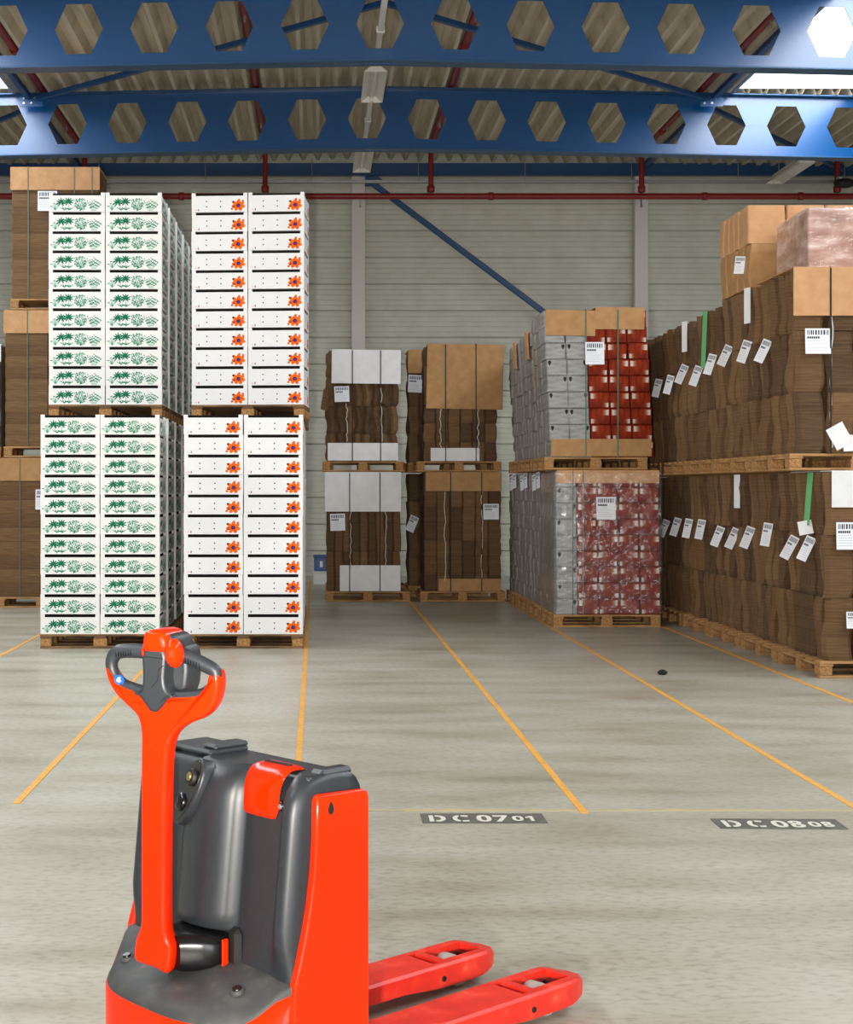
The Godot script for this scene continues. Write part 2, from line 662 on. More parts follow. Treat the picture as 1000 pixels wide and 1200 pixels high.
	# truck
	var red := plain("truck_red", c8(246, 42, 0), 0.34, 0.0, 0.15)
	red.clearcoat_enabled = true
	red.clearcoat = 0.4
	red.clearcoat_roughness = 0.08
	textured("fork_red", grain(95, 0.02, 256, 256, 256, 256, [[0.0, c8(206, 40, 26)], [0.6, c8(224, 46, 30)], [0.9, c8(232, 74, 54)], [1.0, c8(238, 110, 84)]], 5), Vector3(2, 2, 2), 0.4)
	textured("cover_black", grain(97, 0.05, 256, 256, 256, 256, [[0.0, c8(37, 41, 46)], [1.0, c8(44, 49, 54)]], 4), Vector3(3, 3, 3), 0.39)
	textured("deck_black", grain(98, 0.02, 256, 256, 256, 256, [[0.0, c8(50, 52, 54)], [0.5, c8(58, 59, 60)], [0.8, c8(72, 72, 70)], [1.0, c8(96, 94, 88)]], 6), Vector3(2, 2, 2), 0.62)
	plain("grip_black", c8(38, 42, 47), 0.45)
	plain("dark_plastic", c8(16, 16, 18), 0.22)
	plain("hole_black", c8(8, 8, 8), 0.7)
	plain("sticker_blue", c8(24, 84, 170), 0.35)
	plain("sticker_white", c8(232, 234, 236), 0.4)
	plain("roller", c8(170, 166, 156), 0.45)
	plain("brass", c8(150, 138, 90), 0.35, 0.7)


# ------------------------------------------------------------------ floor and walls
func text_mesh(s: String, size: float, depth := 0.002) -> TextMesh:
	var t := TextMesh.new()
	var font := SystemFont.new()
	font.font_names = PackedStringArray(["Droid Sans"])
	font.font_weight = 700
	t.font = font
	t.font_size = 64
	t.pixel_size = size / 46.0
	t.depth = depth
	t.text = s
	return t


func build_floor():
	var st := mb()
	add_box(st, Vector3.ZERO, Vector3(24.4, 0.3, 36.4))
	var fl := part(self, "floor", done(st), M.concrete, p(RIDGE, -0.15, 9.75))
	tag(fl, "grey power-floated concrete floor with yellow bay lines", "", "", "structure")
	var off := -fl.position
	# yellow bay lines running down the hall: x, near end, far end
	for q in [[-3.03, 7.6, 26.0], [-1.53, 7.62, 26.0], [-0.105, 7.45, 26.0], [1.325, 7.4, 26.0], [2.71, 7.45, 26.0], [4.02, 7.5, 26.0]]:
		part(fl, "bay_line", box_mesh(Vector3(0.037, 0.004, q[2] - q[1])), M.line_paint, off + p(q[0], 0.001, (q[1] + q[2]) * 0.5))
	# worn line across the heads of the bays
	for q in [[-0.1, 1.3], [1.34, 2.7], [2.74, 4.1]]:
		part(fl, "worn_line", box_mesh(Vector3(q[1] - q[0], 0.003, 0.045)), M.worn_paint, off + p((q[0] + q[1]) * 0.5, 0.0006, 7.47))
	# stencilled bay numbers
	for q in [["D", "C", "07", "01", 0.81, 7.28, 0.0], ["D", "C", "08", "08", 2.21, 7.16, -0.03]]:
		var patch := part(fl, "stencil_patch", box_mesh(Vector3(0.6, 0.003, 0.21)), M.stencil_ground, off + p(q[4], 0.001, q[5]), Vector3(0, q[6], 0))
		tag(patch, "dark patch on the floor with white stencilled bay number " + " ".join(q.slice(0, 4)))
		var xs := [-0.225, -0.11, 0.045, 0.2]
		for k in 4:
			var big: bool = k < 3
			var t := part(patch, "stencil_letter", text_mesh(q[k], 0.105 if big else 0.08), M.stencil_white, Vector3(xs[k], 0.002, 0.01), Vector3(-PI / 2, 0, 0))
			t.scale = Vector3(1.0, 1.25, 1)
			part(patch, "stencil_bridge", box_mesh(Vector3(0.008, 0.003, 0.16)), M.stencil_ground, Vector3(xs[k] - (0.012 if k == 0 else 0.0), 0.0035, 0.01))
	var stone := mb(true)
	var rings := []
	for j in 5:
		var ring := []
		var r: float = [0.02, 0.035, 0.04, 0.03, 0.012][j]
		for k in 8: ring.append(Vector3(cos(-TAU * k / 8) * r * (1.2 + 0.2 * sin(k * 3.0)), 0.011 * j, sin(-TAU * k / 8) * r * (1.0 + 0.2 * cos(k * 5.0))))
		rings.append(ring)
	loft(stone, rings)
	var crumb := part(self, "dirt_clod", done(stone), M.hole_black, p(2.98, 0, 12.9))
	tag(crumb, "small dark clod of dirt lying on the concrete floor", "debris")


func build_walls():
	# back wall of lining panels with fine grooves
	var w := Node3D.new()
	w.name = "wall_back"
	add_child(w)
	w.position = p(RIDGE, 0, 27.5)
	tag(w, "pale horizontally lined panel wall", "", "", "structure")
	part(w, "wall_core", box_mesh(Vector3(24.0, 8.2, 0.2)), M.outer_wall, Vector3(0, 4.1, -0.16))
	var ph := 0.49
	var st := mb()
	var prof := []
	prof.append(Vector2(0.006, -0.02))
	for k in 5:
		var y0 := 0.008 + k * (ph - 0.016) / 5.0
		var y1 := 0.008 + (k + 1) * (ph - 0.016) / 5.0
		prof.append(Vector2(y0 + 0.002, 0.02))
		prof.append(Vector2(y1 - 0.012, 0.02))
		if k < 4: prof.append(Vector2(y1 - 0.004, 0.013))
	prof.append(Vector2(ph - 0.006, -0.02))
	for k in prof.size() - 1:
		var a: Vector2 = prof[k]
		var b: Vector2 = prof[k + 1]
		quad(st, Vector3(-2.57, a.x, a.y), Vector3(2.57, a.x, a.y), Vector3(2.57, b.x, b.y), Vector3(-2.57, b.x, b.y))
	var pm := done(st)
	for i in range(-2, 2):
		for k in 16:
			part(w, "panel", pm, M.wall_panel, Vector3(-0.05 + (i + 0.5) * 5.15, 0.0 + k * ph - 0.03, -0.04))
	for q in [["wall_left", Vector3(0.2, 8.2, 36.4), p(RIDGE - 12.1, 4.1, 9.75)], ["wall_right", Vector3(0.2, 8.2, 36.4), p(RIDGE + 12.1, 4.1, 9.75)], ["wall_front", Vector3(24.4, 8.2, 0.2), p(RIDGE, 4.1, -8.3)]]:
		tag(part(self, q[0], box_mesh(q[1]), M.outer_wall, q[2]), "plain pale outer wall of the hall", "", "", "structure")
	# two unseen glowing doors added behind the camera to brighten the near floor
	for k in 2:
		var w2 := Node3D.new()
		w2.name = "added_door_%d" % (k + 1)
		add_child(w2)
		w2.position = p([-4.5, 5.0][k], 0, -8.1)
		tag(w2, "added unseen glowing panel with bars, brightens the near floor", "", "", "structure")
		part(w2, "fill_panel", box_mesh(Vector3(4.4, 4.2, 0.03)), M.skylight_sheet, Vector3(0, 2.2, -0.03))
		for i in 5: part(w2, "fill_bar", box_mesh(Vector3(4.5, 0.07, 0.05), 0.005), M.galvanised, Vector3(0, 0.1 + i * 1.05, -0.06))
		for i in 2: part(w2, "fill_jamb", box_mesh(Vector3(0.12, 4.4, 0.1), 0.008), M.galvanised, Vector3(-2.26 + 4.52 * i, 2.2, -0.05))
		var l := AreaLight3D.new()
		l.name = "door_fill_light"
		l.area_size = Vector2(4.3, 4.1)
		l.area_normalize_energy = false
		l.light_energy = DOOR_FILL
		l.light_color = Color(0.96, 0.98, 1.0)
		l.area_range = 60.0
		l.shadow_enabled = true
		w2.add_child(l)
		l.position = Vector3(0, 2.2, -0.1)
	# pale wall posts
	for x in [0.765, 5.92]:
		var t := thing("wall_post", "pale painted steel post on the lined wall, behind the " + ("white-capped carton loads" if x < 3 else "red and grey printed cartons"), "post", p(x, 0, 27.33))
		part(t, "shaft", box_mesh(Vector3(0.25, 7.3, 0.16), 0.008), M.post_paint, Vector3(0, 3.65, 0))
		part(t, "base_plate", box_mesh(Vector3(0.34, 0.02, 0.24), 0.004), M.post_paint, Vector3(0, 0.01, 0.02))
	# blue edge beam under the roof along the wall
	var e := thing("edge_beam", "dark blue steel edge beam along the top of the lined wall", "beam", p(RIDGE, 7.28, 27.25))
	part(e, "web", box_mesh(Vector3(23.8, 0.24, 0.012)), M.brace_blue, Vector3(0, 0.12, 0))
	part(e, "flange", box_mesh(Vector3(23.8, 0.014, 0.1), 0.003), M.brace_blue, Vector3(0, 0.007, 0.05))
	# diagonal wall brace
	var b := thing("wall_brace", "dark blue diagonal brace rod across the lined wall", "brace", p(0.9, 7.17, 27.18))
	var bs := mb()
	add_bar(bs, Vector3(0.1, -0.02, 0), Vector3(4.2, -3.1, 0), 0.08, 0.1, 0.01)
	part(b, "rod", done(bs), M.brace_blue)
	part(b, "gusset_plate", extrude([Vector2(-0.02, -0.1), Vector2(0.2, -0.1), Vector2(0.3, 0.02), Vector2(0.22, 0.08), Vector2(-0.02, 0.08)], -0.02, 0.0), M.brace_blue, Vector3(0, 0, 0.06))
	part(b, "lug", box_mesh(Vector3(0.24, 0.05, 0.08), 0.006), M.brace_blue, Vector3(0.12, 0.14, 0))
	part(b, "bolt", cylinder(0.022, 0.03, 2, 8), M.bolt_steel, Vector3(0.2, 0.0, 0.075))


# ------------------------------------------------------------------ roof
func roof_y(x: float) -> float:
	return 7.62 - 0.02 * absf(x - RIDGE)


func build_roof():
	var c := Node3D.new()
	c.name = "ceiling"
	add_child(c)
	tag(c, "pale corrugated steel roof deck", "", "", "structure")
	for s in [-1.0, 1.0]:
		part(c, "roof_cover", box_mesh(Vector3(12.3, 0.2, 36.4)), M.outer_wall, p(RIDGE + s * 6.1, 7.62 - 0.122 + 0.33, 9.75), Vector3(0, 0, -s * 0.02))
	# bands across the slope: x0, x1, and the depths left open for rooflights
	var pitch := 0.267
	var bays := [[18.08, 22.36], [13.5, 17.75], [8.9, 13.2], [4.3, 8.6], [-0.3, 4.0]]
	var bands := [[-11.3, -6.4, false], [-6.4, -4.5, true], [-4.5, 6.2, false], [6.2, 8.07, true], [8.07, 12.9, false]]
	for b in bands:
		var spans := [[-8.2, 27.38]]
		if b[2]: spans = [[22.36, 27.38], [17.75, 18.08], [13.2, 13.5], [8.6, 8.9], [4.0, 4.3], [-8.2, -0.3]]
		var line := [Vector2(b[0], 0)]
		var i := int(floor(b[0] / pitch))
		while i * pitch < b[1]:
			for q in [[0.0, 0.0], [0.05, 0.0], [0.11, 0.13], [0.205, 0.13], [0.265, 0.0]]:
				var x: float = i * pitch + q[0]
				if x > b[0] and x < b[1]: line.append(Vector2(x, q[1]))
			i += 1
		line.append(Vector2(b[1], 0))
		for sp in spans:
			var st := mb()
			for k in line.size() - 1:
				var a: Vector2 = line[k]
				var e: Vector2 = line[k + 1]
				var ya := roof_y(a.x) + a.y
				var ye := roof_y(e.x) + e.y
				quad(st, p(a.x, ya, sp[1]), p(e.x, ye, sp[1]), p(e.x, ye, sp[0]), p(a.x, ya, sp[0]))
			part(c, "roof_sheet", done(st), M.roof_sheet)
	# rooflights, backlit by the sky
	var n := 1
	for b in bays:
		for x in [-5.45, 7.135]:
			var w := Node3D.new()
			w.name = "window_%d" % n
			n += 1
			add_child(w)
			var len: float = b[1] - b[0]
			w.position = p(x, roof_y(x) + 0.06, (b[0] + b[1]) * 0.5)
			tag(w, "bright translucent rooflight in the corrugated roof", "", "", "structure")
			part(w, "light_sheet", box_mesh(Vector3(1.86, 0.02, len)), M.skylight_sheet, Vector3(0, 0.03, 0))
			for s in [-1.0, 1.0]:
				part(w, "frame", box_mesh(Vector3(0.05, 0.12, len), 0.005), M.galvanised, Vector3(s * 0.925, 0.0, 0))
			var l := AreaLight3D.new()
			l.name = "daylight"
			l.area_size = Vector2(1.8, len - 0.1)
			l.area_normalize_energy = false
			l.light_energy = SKYLIGHT
			l.light_color = Color(0.96, 0.98, 1.0)
			l.area_range = 60.0
			l.shadow_enabled = true
			w.add_child(l)
			l.position = Vector3(0, 0.005, 0)
			l.rotation.x = -PI / 2


const SKYLIGHT := 2.5
const DOOR_FILL := 1.1


func build_beams():
	for q in [[17.9, "blue castellated roof beam with hexagonal holes, crossing over the pale lamp rail"], [22.5, "blue castellated roof beam with hexagonal holes, bolted to the roof braces"]]:
		var t := thing("castellated_beam", q[1], "beam", p(RIDGE, 0, q[0]), 0.0, "blue castellated roof beams")
		var st := mb()
		var T := 7.62
		var B := 6.684
		var C := 7.165
		var y := func(x: float, v: float) -> float: return v - 0.02 * absf(x)
		for i in range(-13, 14):
			var cx := -0.141 - RIDGE + 0.9 + 0.9 * i
			for s in [1.0, -1.0]:
				var z: float = 0.008 * s
				var v := func(x: float, h: float) -> Vector3: return Vector3(cx + x, y.call(cx + x, h), z)
				var tris := [[-0.45, T, -0.15, C + 0.3, 0.15, C + 0.3], [-0.45, T, 0.15, C + 0.3, 0.45, T], [-0.45, B, 0.15, C - 0.3, -0.15, C - 0.3], [-0.45, B, 0.45, B, 0.15, C - 0.3],
					[-0.45, T, -0.29, C, -0.15, C + 0.3], [-0.45, T, -0.45, B, -0.29, C], [-0.45, B, -0.15, C - 0.3, -0.29, C],
					[0.45, T, 0.15, C + 0.3, 0.29, C], [0.45, T, 0.29, C, 0.45, B], [0.45, B, 0.29, C, 0.15, C - 0.3]]
				for k in tris:
					var a: Vector3 = v.call(k[0], k[1])
					var b: Vector3 = v.call(k[2], k[3])
					var e: Vector3 = v.call(k[4], k[5])
					if s > 0: tri(st, a, b, e)
					else: tri(st, a, e, b)
			var hx := [Vector2(-0.29, C), Vector2(-0.15, C - 0.3), Vector2(0.15, C - 0.3), Vector2(0.29, C), Vector2(0.15, C + 0.3), Vector2(-0.15, C + 0.3)]
			for k in 6:
				var a: Vector2 = hx[k]
				var b: Vector2 = hx[(k + 1) % 6]
				var ya: float = y.call(cx + a.x, a.y)
				var yb: float = y.call(cx + b.x, b.y)
				quad(st, Vector3(cx + a.x, ya, -0.008), Vector3(cx + b.x, yb, -0.008), Vector3(cx + b.x, yb, 0.008), Vector3(cx + a.x, ya, 0.008))
			# weld bead between the holes
			add_box(st, Vector3(cx + 0.45, y.call(cx + 0.45, C), 0), Vector3(0.32, 0.008, 0.02))
		part(t, "web", done(st), M.beam_blue)
		for s in [-1.0, 1.0]:
			for h in [[T - 0.01, "top_flange"], [B + 0.01, "bottom_flange"]]:
				part(t, h[1], box_mesh(Vector3(11.86, 0.02, 0.24), 0.003), M.beam_flange, Vector3(s * 5.93, h[0] - 5.93 * 0.02, 0), Vector3(0, 0, -s * 0.02))
	# braces in the plane of the roof
	var gx := [-4.24, 5.88]
	for k in 2:
		var x: float = gx[k]
		var side: String = "beside the left rooflight" if k == 0 else "beside the bright rooflight"
		side = "over the green-print crates" if k == 0 else "next to the bright rooflight"
		var t := thing("roof_brace", "blue tubular roof brace %s, running diagonally between the beams" % side, "brace", p(x, 7.4, 22.34))
		var st := mb()
		add_bar(st, Vector3.ZERO, Vector3(RIDGE - x, 0.06, 4.28), 0.07, 0.07, 0.008)
		part(t, "rod", done(st), M.brace_blue)
		part(t, "gusset_plate", box_mesh(Vector3(0.34, 0.14, 0.012), 0.003), M.beam_blue, Vector3(0.0, -0.05, 0.07))
		for b in [[-0.11, -0.07], [0.0, -0.07], [0.06, 0.0], [-0.11, 0.0]]:
			part(t, "bolt", cylinder(0.018, 0.02, 2, 8), M.bolt_steel, Vector3(b[0], b[1], 0.085))
		var t2 := thing("roof_tie", "blue tubular roof tie %s, running lengthwise over both beams" % side, "tie", p(x + (0.06 if k else -0.06), 7.44, 22.25))
		for q in [[-0.4, 4.22], [4.2, 9.4]]:
			var s2 := mb()
			if q[0] < 0: add_bar(s2, Vector3(0, 0, 0), Vector3(0, 0.0, 4.2), 0.09, 0.09, 0.01)
			else: add_bar(s2, Vector3(0, 0, -0.4), Vector3(0, 0, -4.95), 0.09, 0.09, 0.01)
			part(t2, "tube", done(s2), M.brace_blue)
		var t3 := thing("roof_brace", "blue tubular roof brace %s, running out to the wall" % side, "brace", p(x, 7.4, 22.66))
		var s3 := mb()
		add_bar(s3, Vector3.ZERO, Vector3((1 if k else -1) * 3.7, -0.03, -4.5), 0.07, 0.07, 0.008)
		part(t3, "rod", done(s3), M.brace_blue)


# ------------------------------------------------------------------ pipes, rail and lamps
func build_services():
	var main := thing("sprinkler_main", "dark red sprinkler main pipe running along the lined wall", "pipe", p(RIDGE, 6.79, 26.6))
	part(main, "pipe", tube_mesh([Vector3(-11.8, 0, 0), Vector3(11.8, 0, 0)], 0.055, 12), M.pipe_red)
	for x in [-8.0, -5.2, -2.4, 3.1, 6.9, 8.6]:
		part(main, "coupling", cylinder(0.072, 0.1, 0, 12, 0.012), M.pipe_red, Vector3(x - RIDGE, 0, 0))
	for x in [0.78, 5.8]:
		part(main, "hanger", box_mesh(Vector3(0.03, 0.22, 0.14), 0.004), M.galvanised, Vector3(x - RIDGE, -0.06, -0.08))
	var xs := [-4.114, -0.91, 2.027, 5.765, 9.236]
	var near := ["above the brown loads beside the crates", "between the green and orange crates", "left of the ridge lamps' diagonal brace", "next to the bright rooflight", "with the dark round valve"]
	near[2] = "above the capped brown carton loads"
	for k in 5:
		var x: float = xs[k]
		var t := thing("sprinkler_branch", "red sprinkler branch pipe under the roof, " + near[k], "pipe", p(x, roof_y(x) + 0.062, 21.6))
		part(t, "pipe", tube_mesh([Vector3(0, 0, 6.0), Vector3(0, 0, -4.9)], 0.05, 10), M.pipe_red)
		var fall := roof_y(x) + 0.062 - 6.79 - 0.06
		part(t, "drop", tube_mesh([Vector3(0, 0.03, -4.95), Vector3(0, -fall, -4.95)], 0.045, 10), M.pipe_red)
		for q in [1.2, -3.4, 3.2]:
			part(t, "coupling", cylinder(0.062, 0.14, 2, 12, 0.012), M.pipe_red, Vector3(0, -0.012, q))
		part(t, "tee", cylinder(0.068, 0.12, 1, 12, 0.015), M.pipe_red, Vector3(0, -fall + 0.06, -4.95))
		for q in [1.0, -3.0, 2.6]:
			part(t, "sprinkler_head", cylinder(0.016, 0.1, 1, 8), M.bolt_steel, Vector3(0.0, -0.08, q))
		if k == 4:
			part(t, "valve", ellipsoid(Vector3(0.2, 0.085, 0.14)), M.rubber, Vector3(0.1, -0.52, -4.85))
			part(t, "valve_ring", cylinder(0.07, 0.05, 1, 14, 0.01), M.galvanised, Vector3(0.02, -0.43, -4.85))
	var rail := thing("cable_rail", "thin galvanised cable rail above the red main pipe", "rail", p(RIDGE, 7.07, 26.7))
	part(rail, "channel", box_mesh(Vector3(23.6, 0.055, 0.06), 0.006), M.galvanised)
	for k in 12:
		part(rail, "hanger_rod", cylinder(0.008, 0.4, 1, 6), M.galvanised, Vector3(-10.4 + k * 1.9, 0.22, 0))
	# lamp rows under the roof
	lamp(0.77, 19.4, 1.55, "pale unlit trough lamp on the ridge, between the two blue beams", 0.0)
	lamp(0.77, 24.0, 1.6, "pale unlit trough lamp on the ridge, against the lined wall's top", 0.0)
	lamp(8.12, 24.8, 1.75, "pale unlit trough lamp below the rooflight, above the stacked cartons", 0.02)
	var tr := thing("lamp_rail", "slim pale trunking rail joining the ridge lamps", "rail", p(0.77, 7.11, 17.0))
	for q in [[-1.5, 2.35], [4.02, 6.95]]:
		var s := mb()
		add_bar(s, Vector3(0.0, 0, -q[0]), Vector3(0, 0, -q[1]), 0.07, 0.06, 0.008)
		part(tr, "trunking", done(s), M.lamp_white)
	for q in [1.0, 5.4]:
		part(tr, "joint", box_mesh(Vector3(0.1, 0.08, 0.1), 0.01), M.lamp_white, Vector3(0, 0, -q))


func lamp(x: float, d: float, length: float, label: String, tilt: float):
	var t := thing("trough_lamp", label, "lamp", p(x, 7.0, d + length * 0.5), 0.0, "trough lamps under the roof")
	var h := length * 0.5
	part(t, "spine", box_mesh(Vector3(0.09, 0.08, length), 0.008), M.lamp_white, Vector3(0, 0.115, 0))
	for s in [-1.0, 1.0]: part(t, "hanger_rod", cylinder(0.008, roof_y(x) - 7.15, 1, 6), M.galvanised, Vector3(0, 0.15 + (roof_y(x) - 7.15) * 0.5, s * h * 0.7))
	for s in [-1.0, 1.0]:
		var st := mb()
		var a := Vector2(0.045 * s, 0.085)
		var b := Vector2(0.15 * s, 0.0)
		var n: Vector2 = Vector2(-(b.y - a.y), b.x - a.x).normalized() * 0.005 * s
		var ring := []
		for q in [a, b, b + n, a + n]: ring.append(Vector3(q.x, q.y, -h))
		var ring2 := []
		for q in ring: ring2.append(Vector3(q.x, q.y, h))
		if s > 0:
			ring.reverse()
			ring2.reverse()
		loft(st, [ring, ring2])
		part(t, "reflector", done(st), M.lamp_white)
	for s in [-1.0, 1.0]:
		part(t, "end_plate", extrude([Vector2(-0.15, 0.0), Vector2(0.15, 0.0), Vector2(0.045, 0.09), Vector2(-0.045, 0.09)], -0.003, 0.003), M.lamp_white, Vector3(0, 0.0, s * h))
	part(t, "tube", cylinder(0.018, length - 0.1, 2, 12), M.lamp_tube, Vector3(0, 0.055, 0))
	for s in [-1.0, 1.0]:
		part(t, "lamp_holder", box_mesh(Vector3(0.05, 0.12, 0.05), 0.008), M.lamp_white, Vector3(0, 0.06, s * (h - 0.03)))
	part(t, "end_clip", box_mesh(Vector3(0.11, 0.03, 0.06), 0.006), M.lamp_white, Vector3(0, 0.165, h - 0.1))


# ------------------------------------------------------------------ pallets and crates
func pallet(w: float, l: float, at: Vector3, turn: float, label: String, group: String, dark := false) -> Node3D:
	# base centre at the node; w across, l in depth
	var key := "%.2f %.2f %s" % [w, l, dark]
	if pallet_cache.has(key):
		return copy_of(pallet_cache[key], at, turn, label, group)
	var t := thing("wooden_pallet", label, "pallet", at, turn, group)
	t.set_meta("kind_name", "wooden_pallet")
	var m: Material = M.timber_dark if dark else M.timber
	var zs := [-0.5, -0.25, 0.0, 0.25, 0.5]
	for k in 5:
		var bw: float = [0.145, 0.1, 0.145, 0.1, 0.145][k]
		var z: float = zs[k] * (l - 0.145)
		part(t, "deck_board", box_mesh(Vector3(w, 0.022, bw), 0.003), m, Vector3(0, 0.133, z))
	for k in 3:
		var x := (k - 1) * (w - 0.12) * 0.5
		part(t, "stringer_board", box_mesh(Vector3(0.12, 0.022, l), 0.003), m, Vector3(x, 0.111, 0))
		for j in 3:
			part(t, "block", box_mesh(Vector3(0.135 if k == 1 else 0.11, 0.078, 0.14), 0.005), M.timber_block, Vector3(x + (0.0 if k == 1 else (k - 1) * 0.004), 0.061, (j - 1) * (l - 0.145) * 0.5))
		part(t, "bottom_board", box_mesh(Vector3(w, 0.022, 0.1), 0.003), m, Vector3(0, 0.011, (k - 1) * (l - 0.11) * 0.5))
	pallet_cache[key] = t
	return t


func front_mesh(w: float, h: float) -> ArrayMesh:
	# a crate's printed face: a plate with a lowered rim between two corner posts; faces +z
	var rim := 0.03
	var t := 0.008
	var st := mb()
	var white := Vector2(0.004, 0.02)
	var uw := [white, white, white, white]
	var x := w * 0.5
	quad(st, Vector3(-x, 0, t), Vector3(x, 0, t), Vector3(x, h - rim, t), Vector3(-x, h - rim, t), [Vector2(0, 1), Vector2(1, 1), Vector2(1, 0), Vector2(0, 0)])
	quad(st, Vector3(x, 0, 0), Vector3(-x, 0, 0), Vector3(-x, h - rim, 0), Vector3(x, h - rim, 0), uw)
	quad(st, Vector3(-x, h - rim, t), Vector3(x, h - rim, t), Vector3(x, h - rim, 0), Vector3(-x, h - rim, 0), uw)
	quad(st, Vector3(-x, 0, 0), Vector3(x, 0, 0), Vector3(x, 0, t), Vector3(-x, 0, t), uw)
	for s in [-1.0, 1.0]:
		quad(st, Vector3(s * x, 0, t if s > 0 else 0.0), Vector3(s * x, 0, 0.0 if s > 0 else t), Vector3(s * x, h - rim, 0.0 if s > 0 else t), Vector3(s * x, h - rim, t if s > 0 else 0.0), uw)
		var a: float = s * x
		var b: float = s * (x - 0.042)
		var lo := minf(a, b)
		var hi := maxf(a, b)
		var y0 := h - rim
		quad(st, Vector3(lo, y0, t), Vector3(hi, y0, t), Vector3(hi, h, t), Vector3(lo, h, t), uw)
		quad(st, Vector3(hi, y0, 0), Vector3(lo, y0, 0), Vector3(lo, h, 0), Vector3(hi, h, 0), uw)
		quad(st, Vector3(lo, h, t), Vector3(hi, h, t), Vector3(hi, h, 0), Vector3(lo, h, 0), uw)
		quad(st, Vector3(hi, y0, t), Vector3(hi, y0, 0), Vector3(hi, h, 0), Vector3(hi, h, t), uw)
		quad(st, Vector3(lo, y0, 0), Vector3(lo, y0, t), Vector3(lo, h, t), Vector3(lo, h, 0), uw)
	return done(st)


func make_crate(print_name: String, h: float, label: String, group: String) -> Node3D:
	var w := 0.592
	var l := 0.64
	var t := thing("plant_crate", label, "crate", Vector3.ZERO, 0.0, group)
	t.set_meta("kind_name", "plant_crate")
	part(t, "front_panel", front_mesh(w, h - 0.001), M[print_name], Vector3(0, 0, l * 0.5 - 0.008))
	for s in [-1.0, 1.0]:
		part(t, "side_panel", front_mesh(l - 0.018, h - 0.001), M[print_name], Vector3(s * (w * 0.5 - 0.008), 0, 0), Vector3(0, s * PI / 2, 0))
	part(t, "back_panel", box_mesh(Vector3(w, h - 0.001, 0.008)), M.crate_white, Vector3(0, h * 0.5, -l * 0.5 + 0.004))
	part(t, "bottom", box_mesh(Vector3(w - 0.02, 0.008, l - 0.02)), M.crate_white, Vector3(0, 0.005, 0))
	part(t, "shade_block", box_mesh(Vector3(w - 0.05, h - 0.014, l - 0.05)), M.crate_shade, Vector3(0, h * 0.5, 0))  # dark block stands in for the shade seen through the rim slots
	return t


func crate_stack(print_name: String, x0: float, d: float, y0: float, h: float, cols: Array, what: String, spots: Array, group: String, proto: Node3D, turn := 0.0) -> Node3D:
	# two columns on one pallet; x0 is the left edge of the pallet, d its front
	var pivot := p(x0 + 0.6, y0, d + 0.4)
	var b := Basis(Vector3.UP, turn)
	for c in cols:
		for k in 11:
			var off := Vector3(-0.3 + 0.6 * c + rng.randf_range(-0.003, 0.003), 0.144 + k * h, 0.075 + rng.randf_range(-0.004, 0.004))
			var at := pivot + b * off
			var label := "white crate, %s, %s up in %s" % [what, ORD[k], spots[c]]
			if proto == null:
				proto = make_crate(print_name, h, label, group)
				proto.position = at
				proto.rotation.y = turn
			else:
				copy_of(proto, at, turn, label, group)
	return proto


const ORD := ["lowest", "second", "third", "fourth", "fifth", "sixth", "seventh", "eighth", "ninth", "tenth", "eleventh"]


func build_crates():
	var lo := 0.2
	var up := 0.2035
	var names := {"foliage": ["green foliage print", "green-print"], "bloom": ["orange flower print", "orange-print"]}
	var where := {"foliage": [-2.769, -2.83], "bloom": [-1.333, -1.298]}
	var besides := {"foliage": ["brown cartons", "orange crates"], "bloom": ["green crates", "open aisle"]}
	for pr in ["foliage", "bloom"]:
		var nm: String = names[pr][0]
		var sh: String = names[pr][1]
		var rows := 5 if pr == "foliage" else 4
		for lev in 2:
			var proto: Node3D = null
			var level: String = ["floor", "raised"][lev]
			for r in rows + (1 - lev):
				var d := (15.0 if lev == 0 else 15.8) + r * 0.87
				var first := r == 0
				var cols := [0, 1] if first else [1]
				var x0: float = where[pr][lev]
				var y0 := 0.0 if lev == 0 else 0.144 + 11 * lo
				var turn := -0.07 if pr == "bloom" and lev == 1 and first else 0.0
				var spots := ["", "%s row behind, %s stack" % [ORD[r], level]]
				if first: spots = ["%s stack's column beside the %s" % [level, besides[pr][0]], "%s stack's column beside the %s" % [level, besides[pr][1]]]
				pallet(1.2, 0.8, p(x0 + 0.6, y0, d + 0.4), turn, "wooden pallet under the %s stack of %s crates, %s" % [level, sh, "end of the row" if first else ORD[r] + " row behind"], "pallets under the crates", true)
				proto = crate_stack(pr, x0, d, y0, lo if lev == 0 else up, cols, nm, spots, "%s crates, %s stacks" % [sh, level], proto, turn)


